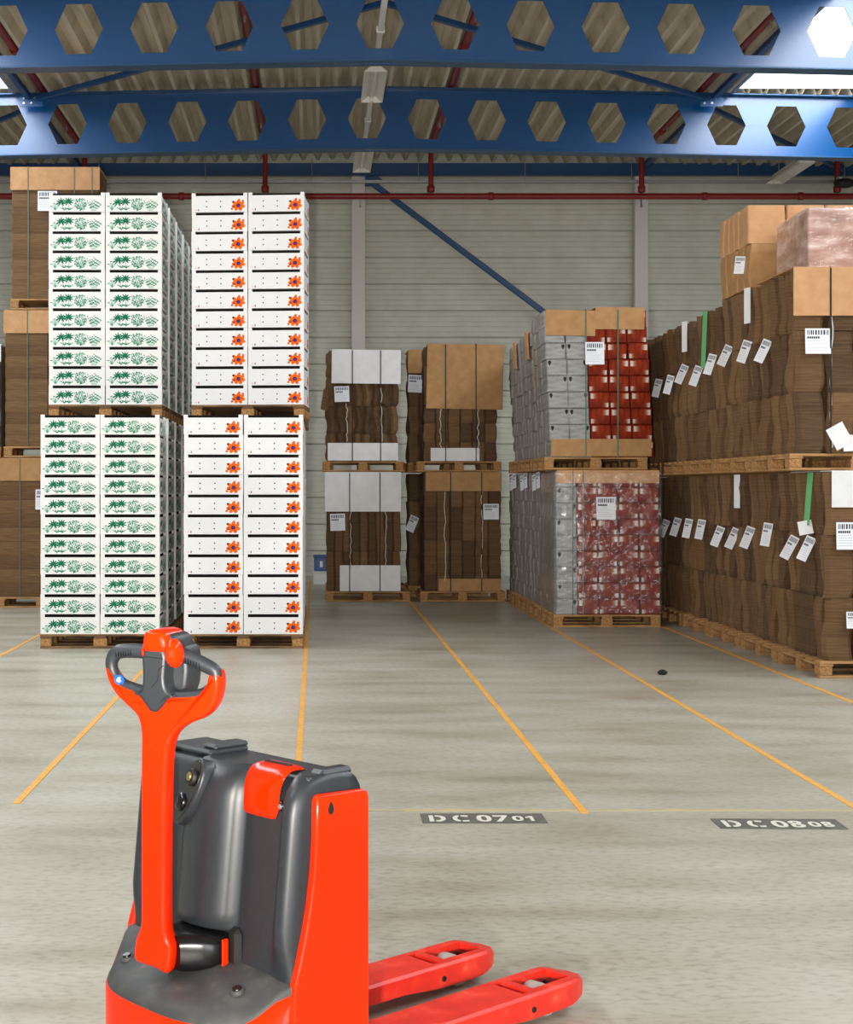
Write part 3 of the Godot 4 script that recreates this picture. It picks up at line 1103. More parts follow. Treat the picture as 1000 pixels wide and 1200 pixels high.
# ------------------------------------------------------------------ carton loads
func bundle_mesh(s: Vector3, wave: float, variant: int) -> ArrayMesh:
	# a strapped bundle of flat cartons: its edges wander a little from layer to layer
	var key := "bundle %.3f %.3f %.3f %.3f %d" % [s.x, s.y, s.z, wave, variant]
	if mesh_cache.has(key): return mesh_cache[key]
	var r := RandomNumberGenerator.new()
	r.seed = 100 + variant
	var st := mb()
	var n := (8 if wave > 0.013 else 5) if wave > 0.0 else 2
	var rings := []
	var ph := r.randf() * TAU
	var ch := minf(0.036 if wave > 0.009 else 0.012, minf(s.x, s.z) * 0.32)
	for k in n + 1:
		var t := float(k) / n
		var ox := wave * (sin(ph + t * 5.0) + r.randf_range(-0.5, 0.5))
		var oz := wave * 0.8 * (cos(ph * 2.0 + t * 6.0) + r.randf_range(-0.5, 0.5))
		var hx := s.x * 0.5 - absf(wave) * 0.6
		var hz := s.z * 0.5 - absf(wave) * 0.6
		if k == 0 or k == n:
			hx -= 0.006
			hz -= 0.006
		var ring := []
		for q in [[-1, 1, 1, 0], [-1, 1, 0, 1], [1, 1, 0, 1], [1, 1, 1, 0]]:
			pass
		var y := t * s.y
		ring = [Vector3(-hx + ch, y, hz), Vector3(hx - ch, y, hz), Vector3(hx, y, hz - ch), Vector3(hx, y, -hz + ch), Vector3(hx - ch, y, -hz), Vector3(-hx + ch, y, -hz), Vector3(-hx, y, -hz + ch), Vector3(-hx, y, hz - ch)]
		for j in 8: ring[j] += Vector3(ox, 0, oz)
		rings.append(ring)
	loft(st, rings)
	mesh_cache[key] = done(st)
	return mesh_cache[key]


func sheet_quad(w: float, h: float) -> ArrayMesh:
	# a printed slip with a little thickness and a curl, facing +z
	var key := "slip %.3f %.3f" % [w, h]
	if mesh_cache.has(key): return mesh_cache[key]
	var st := mb(true)
	var n := 4
	for side in 2:
		for k in n:
			var a := float(k) / n
			var b := float(k + 1) / n
			var za := 0.012 * a * a + (0.0 if side == 0 else -0.0012)
			var zb := 0.012 * b * b + (0.0 if side == 0 else -0.0012)
			var q := [Vector3(-w / 2, h / 2 - b * h, zb), Vector3(w / 2, h / 2 - b * h, zb), Vector3(w / 2, h / 2 - a * h, za), Vector3(-w / 2, h / 2 - a * h, za)]
			if side == 0: quad(st, q[0], q[1], q[2], q[3], [Vector2(0, b), Vector2(1, b), Vector2(1, a), Vector2(0, a)])
			else: quad(st, q[1], q[0], q[3], q[2], [Vector2(0.5, 0.98), Vector2(0.5, 0.98), Vector2(0.5, 0.98), Vector2(0.5, 0.98)])
	mesh_cache[key] = done(st)
	return mesh_cache[key]


func cap_sheet(t: Node3D, called: String, m: Material, x0: float, x1: float, y0: float, y1: float, z: float, back := 0.0, lean := 0.0):
	# a cardboard sheet on the front face, folded over the top when back > 0
	var st := mb()
	add_box(st, Vector3((x0 + x1) / 2, (y0 + y1) / 2, z), Vector3(x1 - x0, y1 - y0, 0.008), 0.002)
	if back > 0.0: add_box(st, Vector3((x0 + x1) / 2, y1 + 0.003, z - back / 2), Vector3(x1 - x0, 0.008, back), 0.002)
	var o := part(t, called, done(st), m)
	o.rotation.z = lean
	return o


func straps(t: Node3D, xs: Array, y0: float, y1: float, z: float, m: Material, l: float):
	for x in xs:
		var st := mb()
		add_box(st, Vector3(x, (y0 + y1) / 2, z), Vector3(0.014, y1 - y0, 0.003))
		add_box(st, Vector3(x, y1 + 0.012, z - l / 2), Vector3(0.014, 0.003, l))
		part(t, "strap", done(st), m)


func twine(t: Node3D, x: float, y0: float, y1: float, z: float, sd: int):
	var r := RandomNumberGenerator.new()
	r.seed = sd
	var path := []
	var n := 12
	for k in n + 1: path.append(Vector3(x + r.randf_range(-0.014, 0.014), lerpf(y0, y1, float(k) / n), z + 0.004 * (k % 2)))
	part(t, "twine", tube_mesh(path, 0.006, 5), M.twine)


func slip(t: Node3D, x: float, y: float, z: float, w := 0.2, h := 0.25, rot := Vector3.ZERO):
	part(t, "label_slip", sheet_quad(w, h), M.sheet, Vector3(x, y, z), rot)


func bundles(t: Node3D, w: float, h: float, l: float, nx: int, ny: int, nz: int, wave: float, faces: String, jitter := 0.004, mats := ["edges_0", "edges_1", "edges_2"], push := 0.0):
	# faces: which sides of the load are built bundle by bundle: f front, l left, r right
	var bx := w / nx
	var by := h / ny
	var bz := l / nz
	for j in ny:
		for i in nx:
			for k in nz:
				var seen := (k == 0 and "f" in faces) or (i == 0 and "l" in faces) or (i == nx - 1 and "r" in faces)
				if not seen: continue
				var v := rng.randi_range(0, 4)
				part(t, "bundle", bundle_mesh(Vector3(bx * 0.985, by * 0.994, bz * (0.985 if nz < 6 else 0.87)), wave, v), M[mats[(v + i + j) % mats.size()]],
					Vector3(-w / 2 + (i + 0.5) * bx + rng.randf_range(-jitter, jitter) + (rng.randf_range(-0.4, 1.0) * push if i == 0 and k > 0 else 0.0), j * by, l / 2 - (k + 0.5) * bz + rng.randf_range(-jitter, jitter)))
	var ins := 0.06 if push == 0.0 else 0.2
	if nx > 1 and nz > 1:
		part(t, "inner_bundles", box_mesh(Vector3(w - ins * 2, h - 0.02, l - ins * 2)), M.edges_2, Vector3(0, h / 2, 0))


func heap_at(label: String, x0: float, x1: float, d: float, l: float, y: float, turn := 0.0, group := "") -> Node3D:
	return thing("carton_load", label, "carton load", p((x0 + x1) / 2, y, d + l / 2), turn, group)


func build_left_loads():
	# three loads high, left of the crates
	var x0 := -4.2
	var hs := [1.86, 1.82, 1.76]
	var y := 0.0
	var lab := ["brown carton load with an address slip, on the floor beside the green-print crates", "brown carton load with a pale cap, middle of the stack beside the green-print crates", "brown carton load with a pale folded cap, topmost of the stack beside the green-print crates"]
	var off := [-0.1, 0.0, 0.09]
	for k in 3:
		var h: float = hs[k]
		var xx: float = x0 + off[k]
		pallet(1.2, 0.8, p(xx + 0.6, y, 20.5), 0.0, "wooden pallet %s beside the green-print crates" % ["on the floor under the lowest brown load", "under the middle brown load", "under the topmost brown load"][k], "pallets of the tall brown stack")
		y += 0.144
		var t := heap_at(lab[k], xx, xx + 1.2, 20.1, 0.8, y)
		bundles(t, 1.18, h, 0.78, 2, 12 if k == 1 else 10, 2, 0.0, "flr", 0.003, ["edges_0", "edges_1"])
		var z := 0.4
		cap_sheet(t, "cap_sheet", M.board if k > 0 else M.board_dark, -0.6, 0.6, h - 0.3, h + 0.002, z, 0.78)
		straps(t, [-0.28, 0.36] if k != 2 else [-0.36, 0.26, 0.5], 0.0, h, z + 0.006, M.strap_green, 0.8)
		if k == 0: slip(t, 0.0 + 0.03, h - 0.55, z + 0.012, 0.2, 0.27)
		if k == 2: slip(t, -0.1, h - 0.45, z + 0.012, 0.26, 0.27)
		y += h + 0.018
	# the next stack further left, of which only its edge shows
	pallet(1.2, 0.8, p(-4.84, 2.02, 20.5), 0.0, "wooden pallet under the white-capped dark load", "pallets of the tall brown stack")
	pallet(1.2, 0.8, p(-4.94, 0, 20.5), 0.0, "wooden pallet on the floor under the brown load below the white-capped one", "pallets of the tall brown stack")
	var q := heap_at("brown carton load on the floor pallet under the white-capped dark load", -5.54, -4.34, 20.1, 0.8, 0.144)
	bundles(q, 1.18, 1.87, 0.78, 2, 10, 2, 0.0, "fr", 0.003)
	var w := heap_at("dark grey carton load with a white cap and green straps beside the tall brown stack", -5.44, -4.23, 20.1, 0.8, 2.164)
	bundles(w, 1.18, 1.36, 0.78, 2, 5, 2, 0.0, "fr", 0.003, ["carton_side"])
	cap_sheet(w, "cap_sheet", M.board_white, -0.6, 0.6, 1.14, 1.365, 0.4, 0.78)
	straps(w, [0.57], 0.0, 1.37, 0.406, M.strap_green, 0.8)


func build_back_loads():
	# two capped stacks, two loads high, against the lined wall
	var g := "pallets of the capped brown stacks"
	pallet(1.2, 0.8, p(0.73, 0, 21.6), 0.0, "pale wooden pallet on the floor under the white-capped brown loads", g)
	var h0 := 1.68
	var t := heap_at("brown carton load with white cap and white skirt sheet, standing on the floor pallet", 0.12, 1.22, 21.2, 0.8, 0.144)
	bundles(t, 1.06, h0, 0.78, 9, 3, 2, 0.006, "flr")
	cap_sheet(t, "cap_sheet", M.board_white, -0.55, 0.53, h0 - 0.55, h0 + 0.004, 0.405, 0.78)
	cap_sheet(t, "skirt_sheet", M.board_white, -0.34, 0.52, 0.005, 0.37, 0.407)
	straps(t, [-0.2, 0.23], 0.0, h0, 0.415, M.strap_black, 0.8)
	twine(t, -0.19, 0.3, h0 - 0.55, 0.41, 3)
	twine(t, 0.31, 0.3, h0 - 0.55, 0.41, 4)
	slip(t, -0.37, h0 - 0.7, 0.42, 0.21, 0.24, Vector3(0, 0, 0.03))
	var y1 := 0.144 + h0 + 0.018
	pallet(1.15, 0.8, p(0.66, y1, 21.6), 0.0, "wooden pallet between the two white-capped brown loads", g)
	var h1 := 1.57
	t = heap_at("brown carton load with white cap sheet, stacked on top of the other white-capped load", 0.12, 1.18, 21.2, 0.8, y1 + 0.144, 0.02)
	bundles(t, 1.02, h1, 0.78, 8, 4, 2, 0.016, "flr", 0.008)
	cap_sheet(t, "cap_sheet", M.board_white, -0.46, 0.52, h1 - 0.47, h1 + 0.004, 0.405, 0.78, -0.012)
	cap_sheet(t, "skirt_sheet", M.board_white, -0.5, 0.5, 0.01, 0.26, 0.407)
	straps(t, [-0.15, 0.25], 0.0, h1, 0.415, M.strap_black, 0.8)
	twine(t, -0.23, 0.28, h1 - 0.75, 0.41, 5)
	twine(t, 0.26, 0.28, h1 - 0.5, 0.41, 6)
	slip(t, -0.3, h1 - 0.62, 0.42, 0.21, 0.22, Vector3(0, 0, 0.03))
	part(t, "loose_flap", sheet_quad(0.12, 0.3), M.edges_0, Vector3(-0.53, h1 - 0.7, 0.38), Vector3(0, 0.5, -0.2))

	pallet(1.2, 0.8, p(2.07, 0, 21.6), 0.0, "wooden pallet on the floor under the brown-capped loads", g)
	t = heap_at("dark brown carton load with narrow brown cap, on the floor beside the white-capped stack", 1.5, 2.64, 21.2, 0.8, 0.144)
	bundles(t, 1.1, h0, 0.78, 6, 7, 2, 0.004, "flr")
	cap_sheet(t, "cap_sheet", M.board_dark, -0.52, 0.55, h0 - 0.26, h0 + 0.004, 0.405, 0.78)
	cap_sheet(t, "skirt_sheet", M.board_dark, -0.34, 0.54, 0.005, 0.18, 0.407)
	straps(t, [-0.17, 0.27], 0.0, h0, 0.415, M.strap_black, 0.8)
	twine(t, -0.25, 0.15, h0 - 0.27, 0.41, 7)
	twine(t, 0.27, 0.15, h0 - 0.27, 0.41, 8)
	slip(t, 0.4, h0 - 0.55, 0.425, 0.22, 0.22)
	pallet(1.2, 0.8, p(2.02, y1, 21.6), 0.0, "wooden pallet between the two brown-capped loads", g)
	var h2 := 1.62
	t = heap_at("dark brown carton load with a large tilted brown cap, stacked on the narrow-capped load", 1.5, 2.6, 21.2, 0.8, y1 + 0.144, -0.03)
	bundles(t, 1.04, h2, 0.78, 6, 6, 2, 0.006, "flr")
	cap_sheet(t, "cap_sheet", M.board_dark, -0.5, 0.58, h2 - 0.88, h2 + 0.03, 0.412, 0.78, -0.02)
	cap_sheet(t, "skirt_sheet", M.board_white, -0.42, 0.27, 0.005, 0.19, 0.407)
	straps(t, [-0.21, 0.22], 0.0, h2 + 0.03, 0.422, M.strap_black, 0.8)
	twine(t, -0.28, 0.2, h2 - 0.88, 0.41, 9)
	twine(t, 0.25, 0.2, h2 - 0.88, 0.41, 10)
	# second row, seen past the left edge of the brown-capped stack
	for k in 2:
		var y := 0.144 if k == 0 else y1 + 0.144
		pallet(1.2, 0.8, p(1.97, y - 0.144, 22.8), 0.0, "wooden pallet %s in the row behind the brown-capped stack" % ["on the floor", "raised"][k], g)
		t = heap_at(["dark brown carton load on the floor in the row behind the brown-capped stack", "brown carton load with cap and slip, raised in the row behind the brown-capped stack"][k], 1.37, 2.39, 22.4, 0.8, y)
		bundles(t, 1.0, h0, 0.78, 6, 4, 2, 0.01, "fl")
		if k == 1:
			cap_sheet(t, "cap_sheet", M.board_dark, -0.51, 0.5, h0 - 0.34, h0 + 0.004, 0.405, 0.78)
			slip(t, -0.4, h0 - 0.5, 0.42, 0.22, 0.26, Vector3(0, 0, -0.05))
		else:
			slip(t, -0.45, h0 - 0.75, 0.45, 0.14, 0.24, Vector3(0, -0.5, -0.4))
	for k in 2:
		var y := 0.144 if k == 0 else y1 + 0.144
		pallet(1.2, 0.8, p(0.74, y - 0.144, 22.9), 0.0, "wooden pallet %s in the row behind the white-capped stack" % ["on the floor", "raised"][k], g)
		t = heap_at("dark brown carton load %s in the row behind the white-capped stack" % ["on the floor", "raised"][k], 0.22, 1.2, 22.5, 0.8, y)
		bundles(t, 0.96, h0 - 0.12 * k, 0.78, 5, 4, 2, 0.006, "flr")
	# blue crate by the wall, in the gap between the orange crates and the white-capped stack
	var c := thing("plastic_crate", "blue plastic crate on a white box by the lined wall", "crate", p(0.16, 0.22, 25.2))
	part(c, "body", box_mesh(Vector3(0.4, 0.24, 0.5), 0.015), M.crate_blue, Vector3(0, 0.12, 0))
	part(c, "rim", box_mesh(Vector3(0.43, 0.03, 0.53), 0.008), M.crate_blue, Vector3(0, 0.245, 0))
	part(c, "label_slip", box_mesh(Vector3(0.05, 0.1, 0.004)), M.crate_white, Vector3(-0.08, 0.12, 0.252))
	var wb := thing("white_box", "low white box on the floor under the blue crate", "box", p(0.16, 0, 25.2))
	part(wb, "body", box_mesh(Vector3(0.42, 0.2, 0.52), 0.008), M.crate_white, Vector3(0, 0.1, 0))
	part(wb, "lid", box_mesh(Vector3(0.44, 0.02, 0.54), 0.004), M.crate_white, Vector3(0, 0.21, 0))


# ------------------------------------------------------------------ printed cartons
func face_brick(w: float, h: float, l: float) -> ArrayMesh:
	# a bundle of printed cartons; the print on its +z face, slightly swollen
	var key := "brick %.3f %.3f %.3f" % [w, h, l]
	if mesh_cache.has(key): return mesh_cache[key]
	var st := mb()
	var x := w / 2
	var c := 0.012
	var z := l / 2
	quad(st, Vector3(-x + c, c, z), Vector3(x - c, c, z), Vector3(x - c, h - c, z), Vector3(-x + c, h - c, z), [Vector2(0.04, 0.96), Vector2(0.96, 0.96), Vector2(0.96, 0.04), Vector2(0.04, 0.04)])
	var o := [Vector3(-x, 0, z - c), Vector3(x, 0, z - c), Vector3(x, h, z - c), Vector3(-x, h, z - c)]
	var i := [Vector3(-x + c, c, z), Vector3(x - c, c, z), Vector3(x - c, h - c, z), Vector3(-x + c, h - c, z)]
	var us := [Vector2(0.02, 0.98), Vector2(0.98, 0.98), Vector2(0.98, 0.02), Vector2(0.02, 0.02)]
	for k in 4:
		var k2 := (k + 1) % 4
		quad(st, o[k], o[k2], i[k2], i[k], [us[k], us[k2], us[k2], us[k]])
		quad(st, o[k] + Vector3(0, 0, c - l), o[k2] + Vector3(0, 0, c - l), o[k2], o[k], [us[k], us[k2], us[k2], us[k]])
	quad(st, o[1] + Vector3(0, 0, c - l), o[0] + Vector3(0, 0, c - l), o[3] + Vector3(0, 0, c - l), o[2] + Vector3(0, 0, c - l), us)
	mesh_cache[key] = done(st)
	return mesh_cache[key]


func printed_heap(label: String, x0: float, d: float, y: float, h: float, ny: int, greys: int, nx: int, first: bool, lean: float, group := "") -> Node3D:
	var w := 1.2
	var l := 1.0
	var t := thing("printed_carton_load", label, "carton load", p(x0 + w / 2, y, d + l / 2), 0.0, group)
	var by := h / ny
	var bx := w / nx
	if first:
		for j in ny:
			for i in nx:
				var red := i >= greys
				var m: Material = M[("red_" if red else "grey_") + ("a" if (i + j) % 2 == 0 else "b")]
				var sx := lean * (1.0 - float(j) / ny)
				part(t, "printed_bundle", face_brick(bx * 0.97, by * 0.985, 0.3), m, Vector3(-w / 2 + (i + 0.5) * bx + sx + rng.randf_range(-0.006, 0.006), j * by, l / 2 - 0.15 + rng.randf_range(-0.008, 0.008)), Vector3(0, 0, rng.randf_range(-0.02, 0.02) if j > 0 else 0.0))
	var nz := 5
	for j in ny:
		for k in range(1 if first else 0, nz):
			var sx := lean * (1.0 - float(j) / ny)
			part(t, "side_bundle", bundle_mesh(Vector3(0.3, by * 0.985, l / nz * 0.96), 0.003, rng.randi_range(0, 4)), M.carton_side, Vector3(-w / 2 + 0.16 + sx + rng.randf_range(-0.012, 0.012), j * by, l / 2 - (k + 0.5) * l / nz))
	part(t, "inner_bundles", box_mesh(Vector3(w - 0.36, h - 0.03, l - (0.3 if first else 0.04))), M.edges_2, Vector3(0.12, h / 2, -0.14 if first else 0.0))
	return t


func build_printed_loads():
	var h := 1.66
	var y1 := 0.144 + h + 0.018
	for r in 4:
		var d := 17.3 + r * 1.1
		var first := r == 0
		pallet(1.24, 1.0, p(3.36, 0, d + 0.5), 0.0, "pale wooden pallet on the floor under the printed cartons" + (", end of the row" if first else ", %s row" % ORD[r]), "pallets of the printed cartons")
		var t := printed_heap("film-wrapped load of red printed cartons with one grey column, on the floor pallet" if first else "grey-sided printed carton load on the floor, %s row behind the film-wrapped one" % ORD[r], 2.76, d, 0.144, h, 9, 1, 5, first, 0.02, "" if first else "printed loads behind, on the floor")
		if first:
			cap_sheet(t, "cap_sheet", M.board, -0.58, 0.6, h - 0.14, h + 0.004, 0.508, 0.9)
			straps(t, [-0.28, -0.4], 0.0, h, 0.516, M.strap_green, 1.0)
			slip(t, -0.02, h - 0.43, 0.525, 0.22, 0.26)
			var st := mb()
			add_box(st, Vector3(0.01, h * 0.5, -0.01), Vector3(1.25, h - 0.01, 1.07), 0.02)
			part(t, "shrink_film", done(st), M.film)
		else:
			for k in 2: slip(t, -0.62, h - 0.1 - 0.03 * k, 0.4 - 0.35 * k, 0.09, 0.2, Vector3(0, -1.2, 0.2))
	for r in 4:
		var d := 17.35 + r * 1.1
		var first := r == 0
		pallet(1.2, 1.0, p(3.24 + (0.14 if r == 3 else 0.0), y1, d + 0.5), 0.0, "wooden pallet under the upper printed cartons" + (", end of the row" if first else ", %s row" % ORD[r]), "pallets of the printed cartons")
		var hh := 1.7 if first else 1.6 - 0.03 * r
		var t := printed_heap("load of grey and red printed cartons with brown cap sheets, stacked on the film-wrapped load" if first else "grey-sided printed carton load raised, %s row behind the brown-capped one" % ORD[r], 2.62 + (0.14 if r == 3 else 0.0), d, y1 + 0.144, hh, 9, 2, 5, first, 0.09, "" if first else "printed loads behind, raised")
		if first:
			cap_sheet(t, "cap_sheet", M.board_dark, -0.6, -0.02, hh - 0.3, hh - 0.01, 0.512, 0.9, -0.02)
			cap_sheet(t, "cap_sheet", M.board_dark, 0.0, 0.57, hh - 0.22, hh + 0.03, 0.512, 0.9, -0.005)
			cap_sheet(t, "skirt_sheet", M.board_dark, -0.5, 0.66, 0.01, 0.21, 0.512)
			straps(t, [-0.1, 0.27], 0.0, hh, 0.522, M.strap_green, 1.0)
			slip(t, -0.0, hh - 0.5, 0.53, 0.22, 0.26)
		else:
			part(t, "loose_board", box_mesh(Vector3(0.02, 0.35, 0.2), 0.003), M.board, Vector3(-0.6, hh - 0.16, 0.3), Vector3(0, 0, 0.05))


func build_right_row():
	# two levels of tall brown bundles, their left sides to the aisle
	var h := 1.6
	var y1 := 0.144 + h + 0.018
	for lev in 2:
		for r in 7:
			var d := (12.65 if lev == 0 else 12.95) + r * 1.22
			var first := r == 0
			var y := 0.0 if lev == 0 else y1
			var x0 := 4.3 if lev == 0 else 4.14
			pallet(1.2, 1.15, p(x0 + 0.55, y, d + 0.57), 0.0, "wooden pallet %s the wavy brown bundles, %s" % ["on the floor under" if lev == 0 else "raised under", "end of the row" if first else ORD[r] + " along the row"], "pallets of the long brown row")
			var lab: String
			if first: lab = ["wavy brown carton bundles with white cap sheet and green tape, on the floor pallet", "wavy brown carton bundles with wide brown cap and black strap, on the white-capped load"][lev]
			else: lab = ["wavy brown carton bundles on the floor, %s load in the row behind the white cap", "wavy brown carton bundles raised, %s load in the row behind the brown cap"][lev] % ORD[r]
			var t := thing("carton_load", lab, "carton load", p(x0 + 0.55, y + 0.144, d + 0.56), 0.0, "" if first else ["brown bundles along the row, on the floor", "brown bundles along the row, raised"][lev])
			var hh := h + (0.0 if lev == 0 else rng.randf_range(-0.06, 0.03))
			if first and lev == 1: hh = 1.6
			bundles(t, 1.1, hh, 1.12, 4, 3, 9, 0.015, "fl" if first else "l", 0.012, ["edges_0", "edges_1", "edges_2"], 0.03)
			var z := 0.57
			# address slips hanging out of the side
			for k in 2:
				if first and lev == 1 and k == 0: continue
				slip(t, -0.6, hh - 0.62 + rng.randf_range(-0.05, 0.05), 0.32 - 0.6 * k + rng.randf_range(-0.1, 0.1), 0.085, 0.22, Vector3(rng.randf_range(-0.1, 0.1), -0.3 + rng.randf_range(-0.3, 0.2), -0.32 + rng.randf_range(-0.16, 0.16)))
			if lev == 0 and first:
				cap_sheet(t, "cap_sheet", M.board_white, -0.5, 0.52, h - 0.3, h + 0.004, z, 1.1)
				slip(t, -0.36, h - 0.54, z + 0.01, 0.21, 0.23)
				slip(t, -0.3, 0.35, z + 0.01, 0.16, 0.14)
				twine(t, -0.22, 0.2, h - 0.3, z, 31)
				var g := part(t, "green_tape", box_mesh(Vector3(0.006, 0.46, 0.09), 0.002), M.tape_green, Vector3(-0.575, h - 0.23, 0.2), Vector3(0.05, 0.2, -0.06))
				tag(g, "green tape strip")
				part(t, "torn_paper", sheet_quad(0.12, 0.12), M.board_white, Vector3(-0.6, h - 0.48, 0.2), Vector3(0, -0.5, 0.2))
			if lev == 1 and first:
				cap_sheet(t, "cap_sheet", M.board, -0.57, 0.52, hh - 0.41, hh + 0.006, z + 0.008, 1.1)
				straps(t, [-0.25], 0.0, hh, z + 0.018, M.strap_black, 1.12)
				slip(t, -0.36, hh - 0.63, z + 0.012, 0.22, 0.22)
				twine(t, -0.24, 0.05, hh - 0.42, z + 0.004, 33)
				part(t, "torn_paper", sheet_quad(0.16, 0.2), M.board_white, Vector3(-0.18, 0.15, z + 0.03), Vector3(0, 0, 0.5))
				part(t, "torn_paper", sheet_quad(0.14, 0.14), M.board_white, Vector3(-0.08, 0.09, z + 0.03), Vector3(0, 0, 0.05))
			if lev == 1 and r == 2:
				tag(part(t, "green_tape", box_mesh(Vector3(0.006, 0.6, 0.1), 0.002), M.tape_green, Vector3(-0.585, hh - 0.3, 0.1), Vector3(0, 0.2, -0.04)), "green tape strip")
			if (lev == 1 and r == 1) or (lev == 0 and r == 2) or (lev == 1 and r == 3):
				part(t, "white_board_edge", box_mesh(Vector3(0.01, 0.34, 0.1), 0.002), M.board_white, Vector3(-0.58, hh - 0.17, 0.45), Vector3(0, 0.3, 0))
	# on top of the row: a stack of standing cartons and a film-wrapped block
	var y2 := y1 + 0.144 + 1.63
	var c := thing("carton_load", "light brown cartons standing upright on top of the long brown row", "carton load", p(4.7, y2, 14.87))
	bundles(c, 1.1, 0.42, 1.0, 3, 1, 5, 0.006, "fl", 0.006, ["board_dark"])
	for k in range(0, c.get_child_count()): pass
	var c2 := thing("carton_load", "upper layer of light brown cartons, topmost on the long brown row", "carton load", p(4.7, y2 + 0.42, 14.87))
	bundles(c2, 1.12, 0.37, 1.02, 3, 1, 6, 0.003, "fl", 0.006, ["board"])
	slip(c, -0.58, 0.24, 0.3, 0.1, 0.17, Vector3(0, -0.6, -0.1))
	var wr := thing("wrapped_block", "film-wrapped pinkish carton block on the brown-capped load", "carton load", p(4.9, y1 + 0.144 + 1.62, 13.76))
	part(wr, "cartons", box_mesh(Vector3(1.06, 0.57, 0.92), 0.01), M.wrapped, Vector3(0, 0.285, 0))
	part(wr, "shrink_film", box_mesh(Vector3(1.08, 0.58, 0.94), 0.02), M.film, Vector3(0, 0.29, 0))


# ------------------------------------------------------------------ pallet truck
# local axes: x across the truck, y up, z from the forks towards the operator
func bow(x: float) -> float:
	return 0.04 + 0.21 * (1.0 - pow(minf(absf(x) / 0.36, 1.0), 3.2))


func deck_y(x: float, z: float) -> float:
	var t := clampf(z / bow(x), 0.0, 1.0)
	return 0.385 - 0.09 * pow(t, 1.4) * smoothstep(0.04, 0.16, bow(x)) - 0.015 * (1.0 - smoothstep(0.04, 0.16, bow(x))) * t


func cover_z(x: float, y: float) -> float:
	var a := absf(x)
	var z := 0.035 - 0.05 * (y - 0.38) / 0.5
	if a < 0.115: z += 0.072 * sqrt(1.0 - pow(a / 0.115, 2.0)) * smoothstep(0.44, 0.462, y)
	if a > 0.27: z += 0.034 * sin(PI * clampf((a - 0.27) / 0.085, 0, 1)) * smoothstep(0.35, 0.5, y)
	if a > 0.335: z -= 0.05 * pow((a - 0.335) / 0.013, 2.0) * 0.3
	return z


func tp(x: float, y: float) -> Vector2:
	# a point on the tiller, in millimetre-like drawing units of its front view
	return Vector2((x - 192.0) / 424.0, EYE - (y - 572.0) / 451.0)


func outline(pts: Array) -> Array:
	var o := []
	for q in pts: o.append(tp(q[0], q[1]))
	if Geometry2D.is_polygon_clockwise(PackedVector2Array(o)): o.reverse()
	return o


func round_outline(pts: Array, steps := 3) -> Array:
	return smooth_loop(outline(pts), steps)


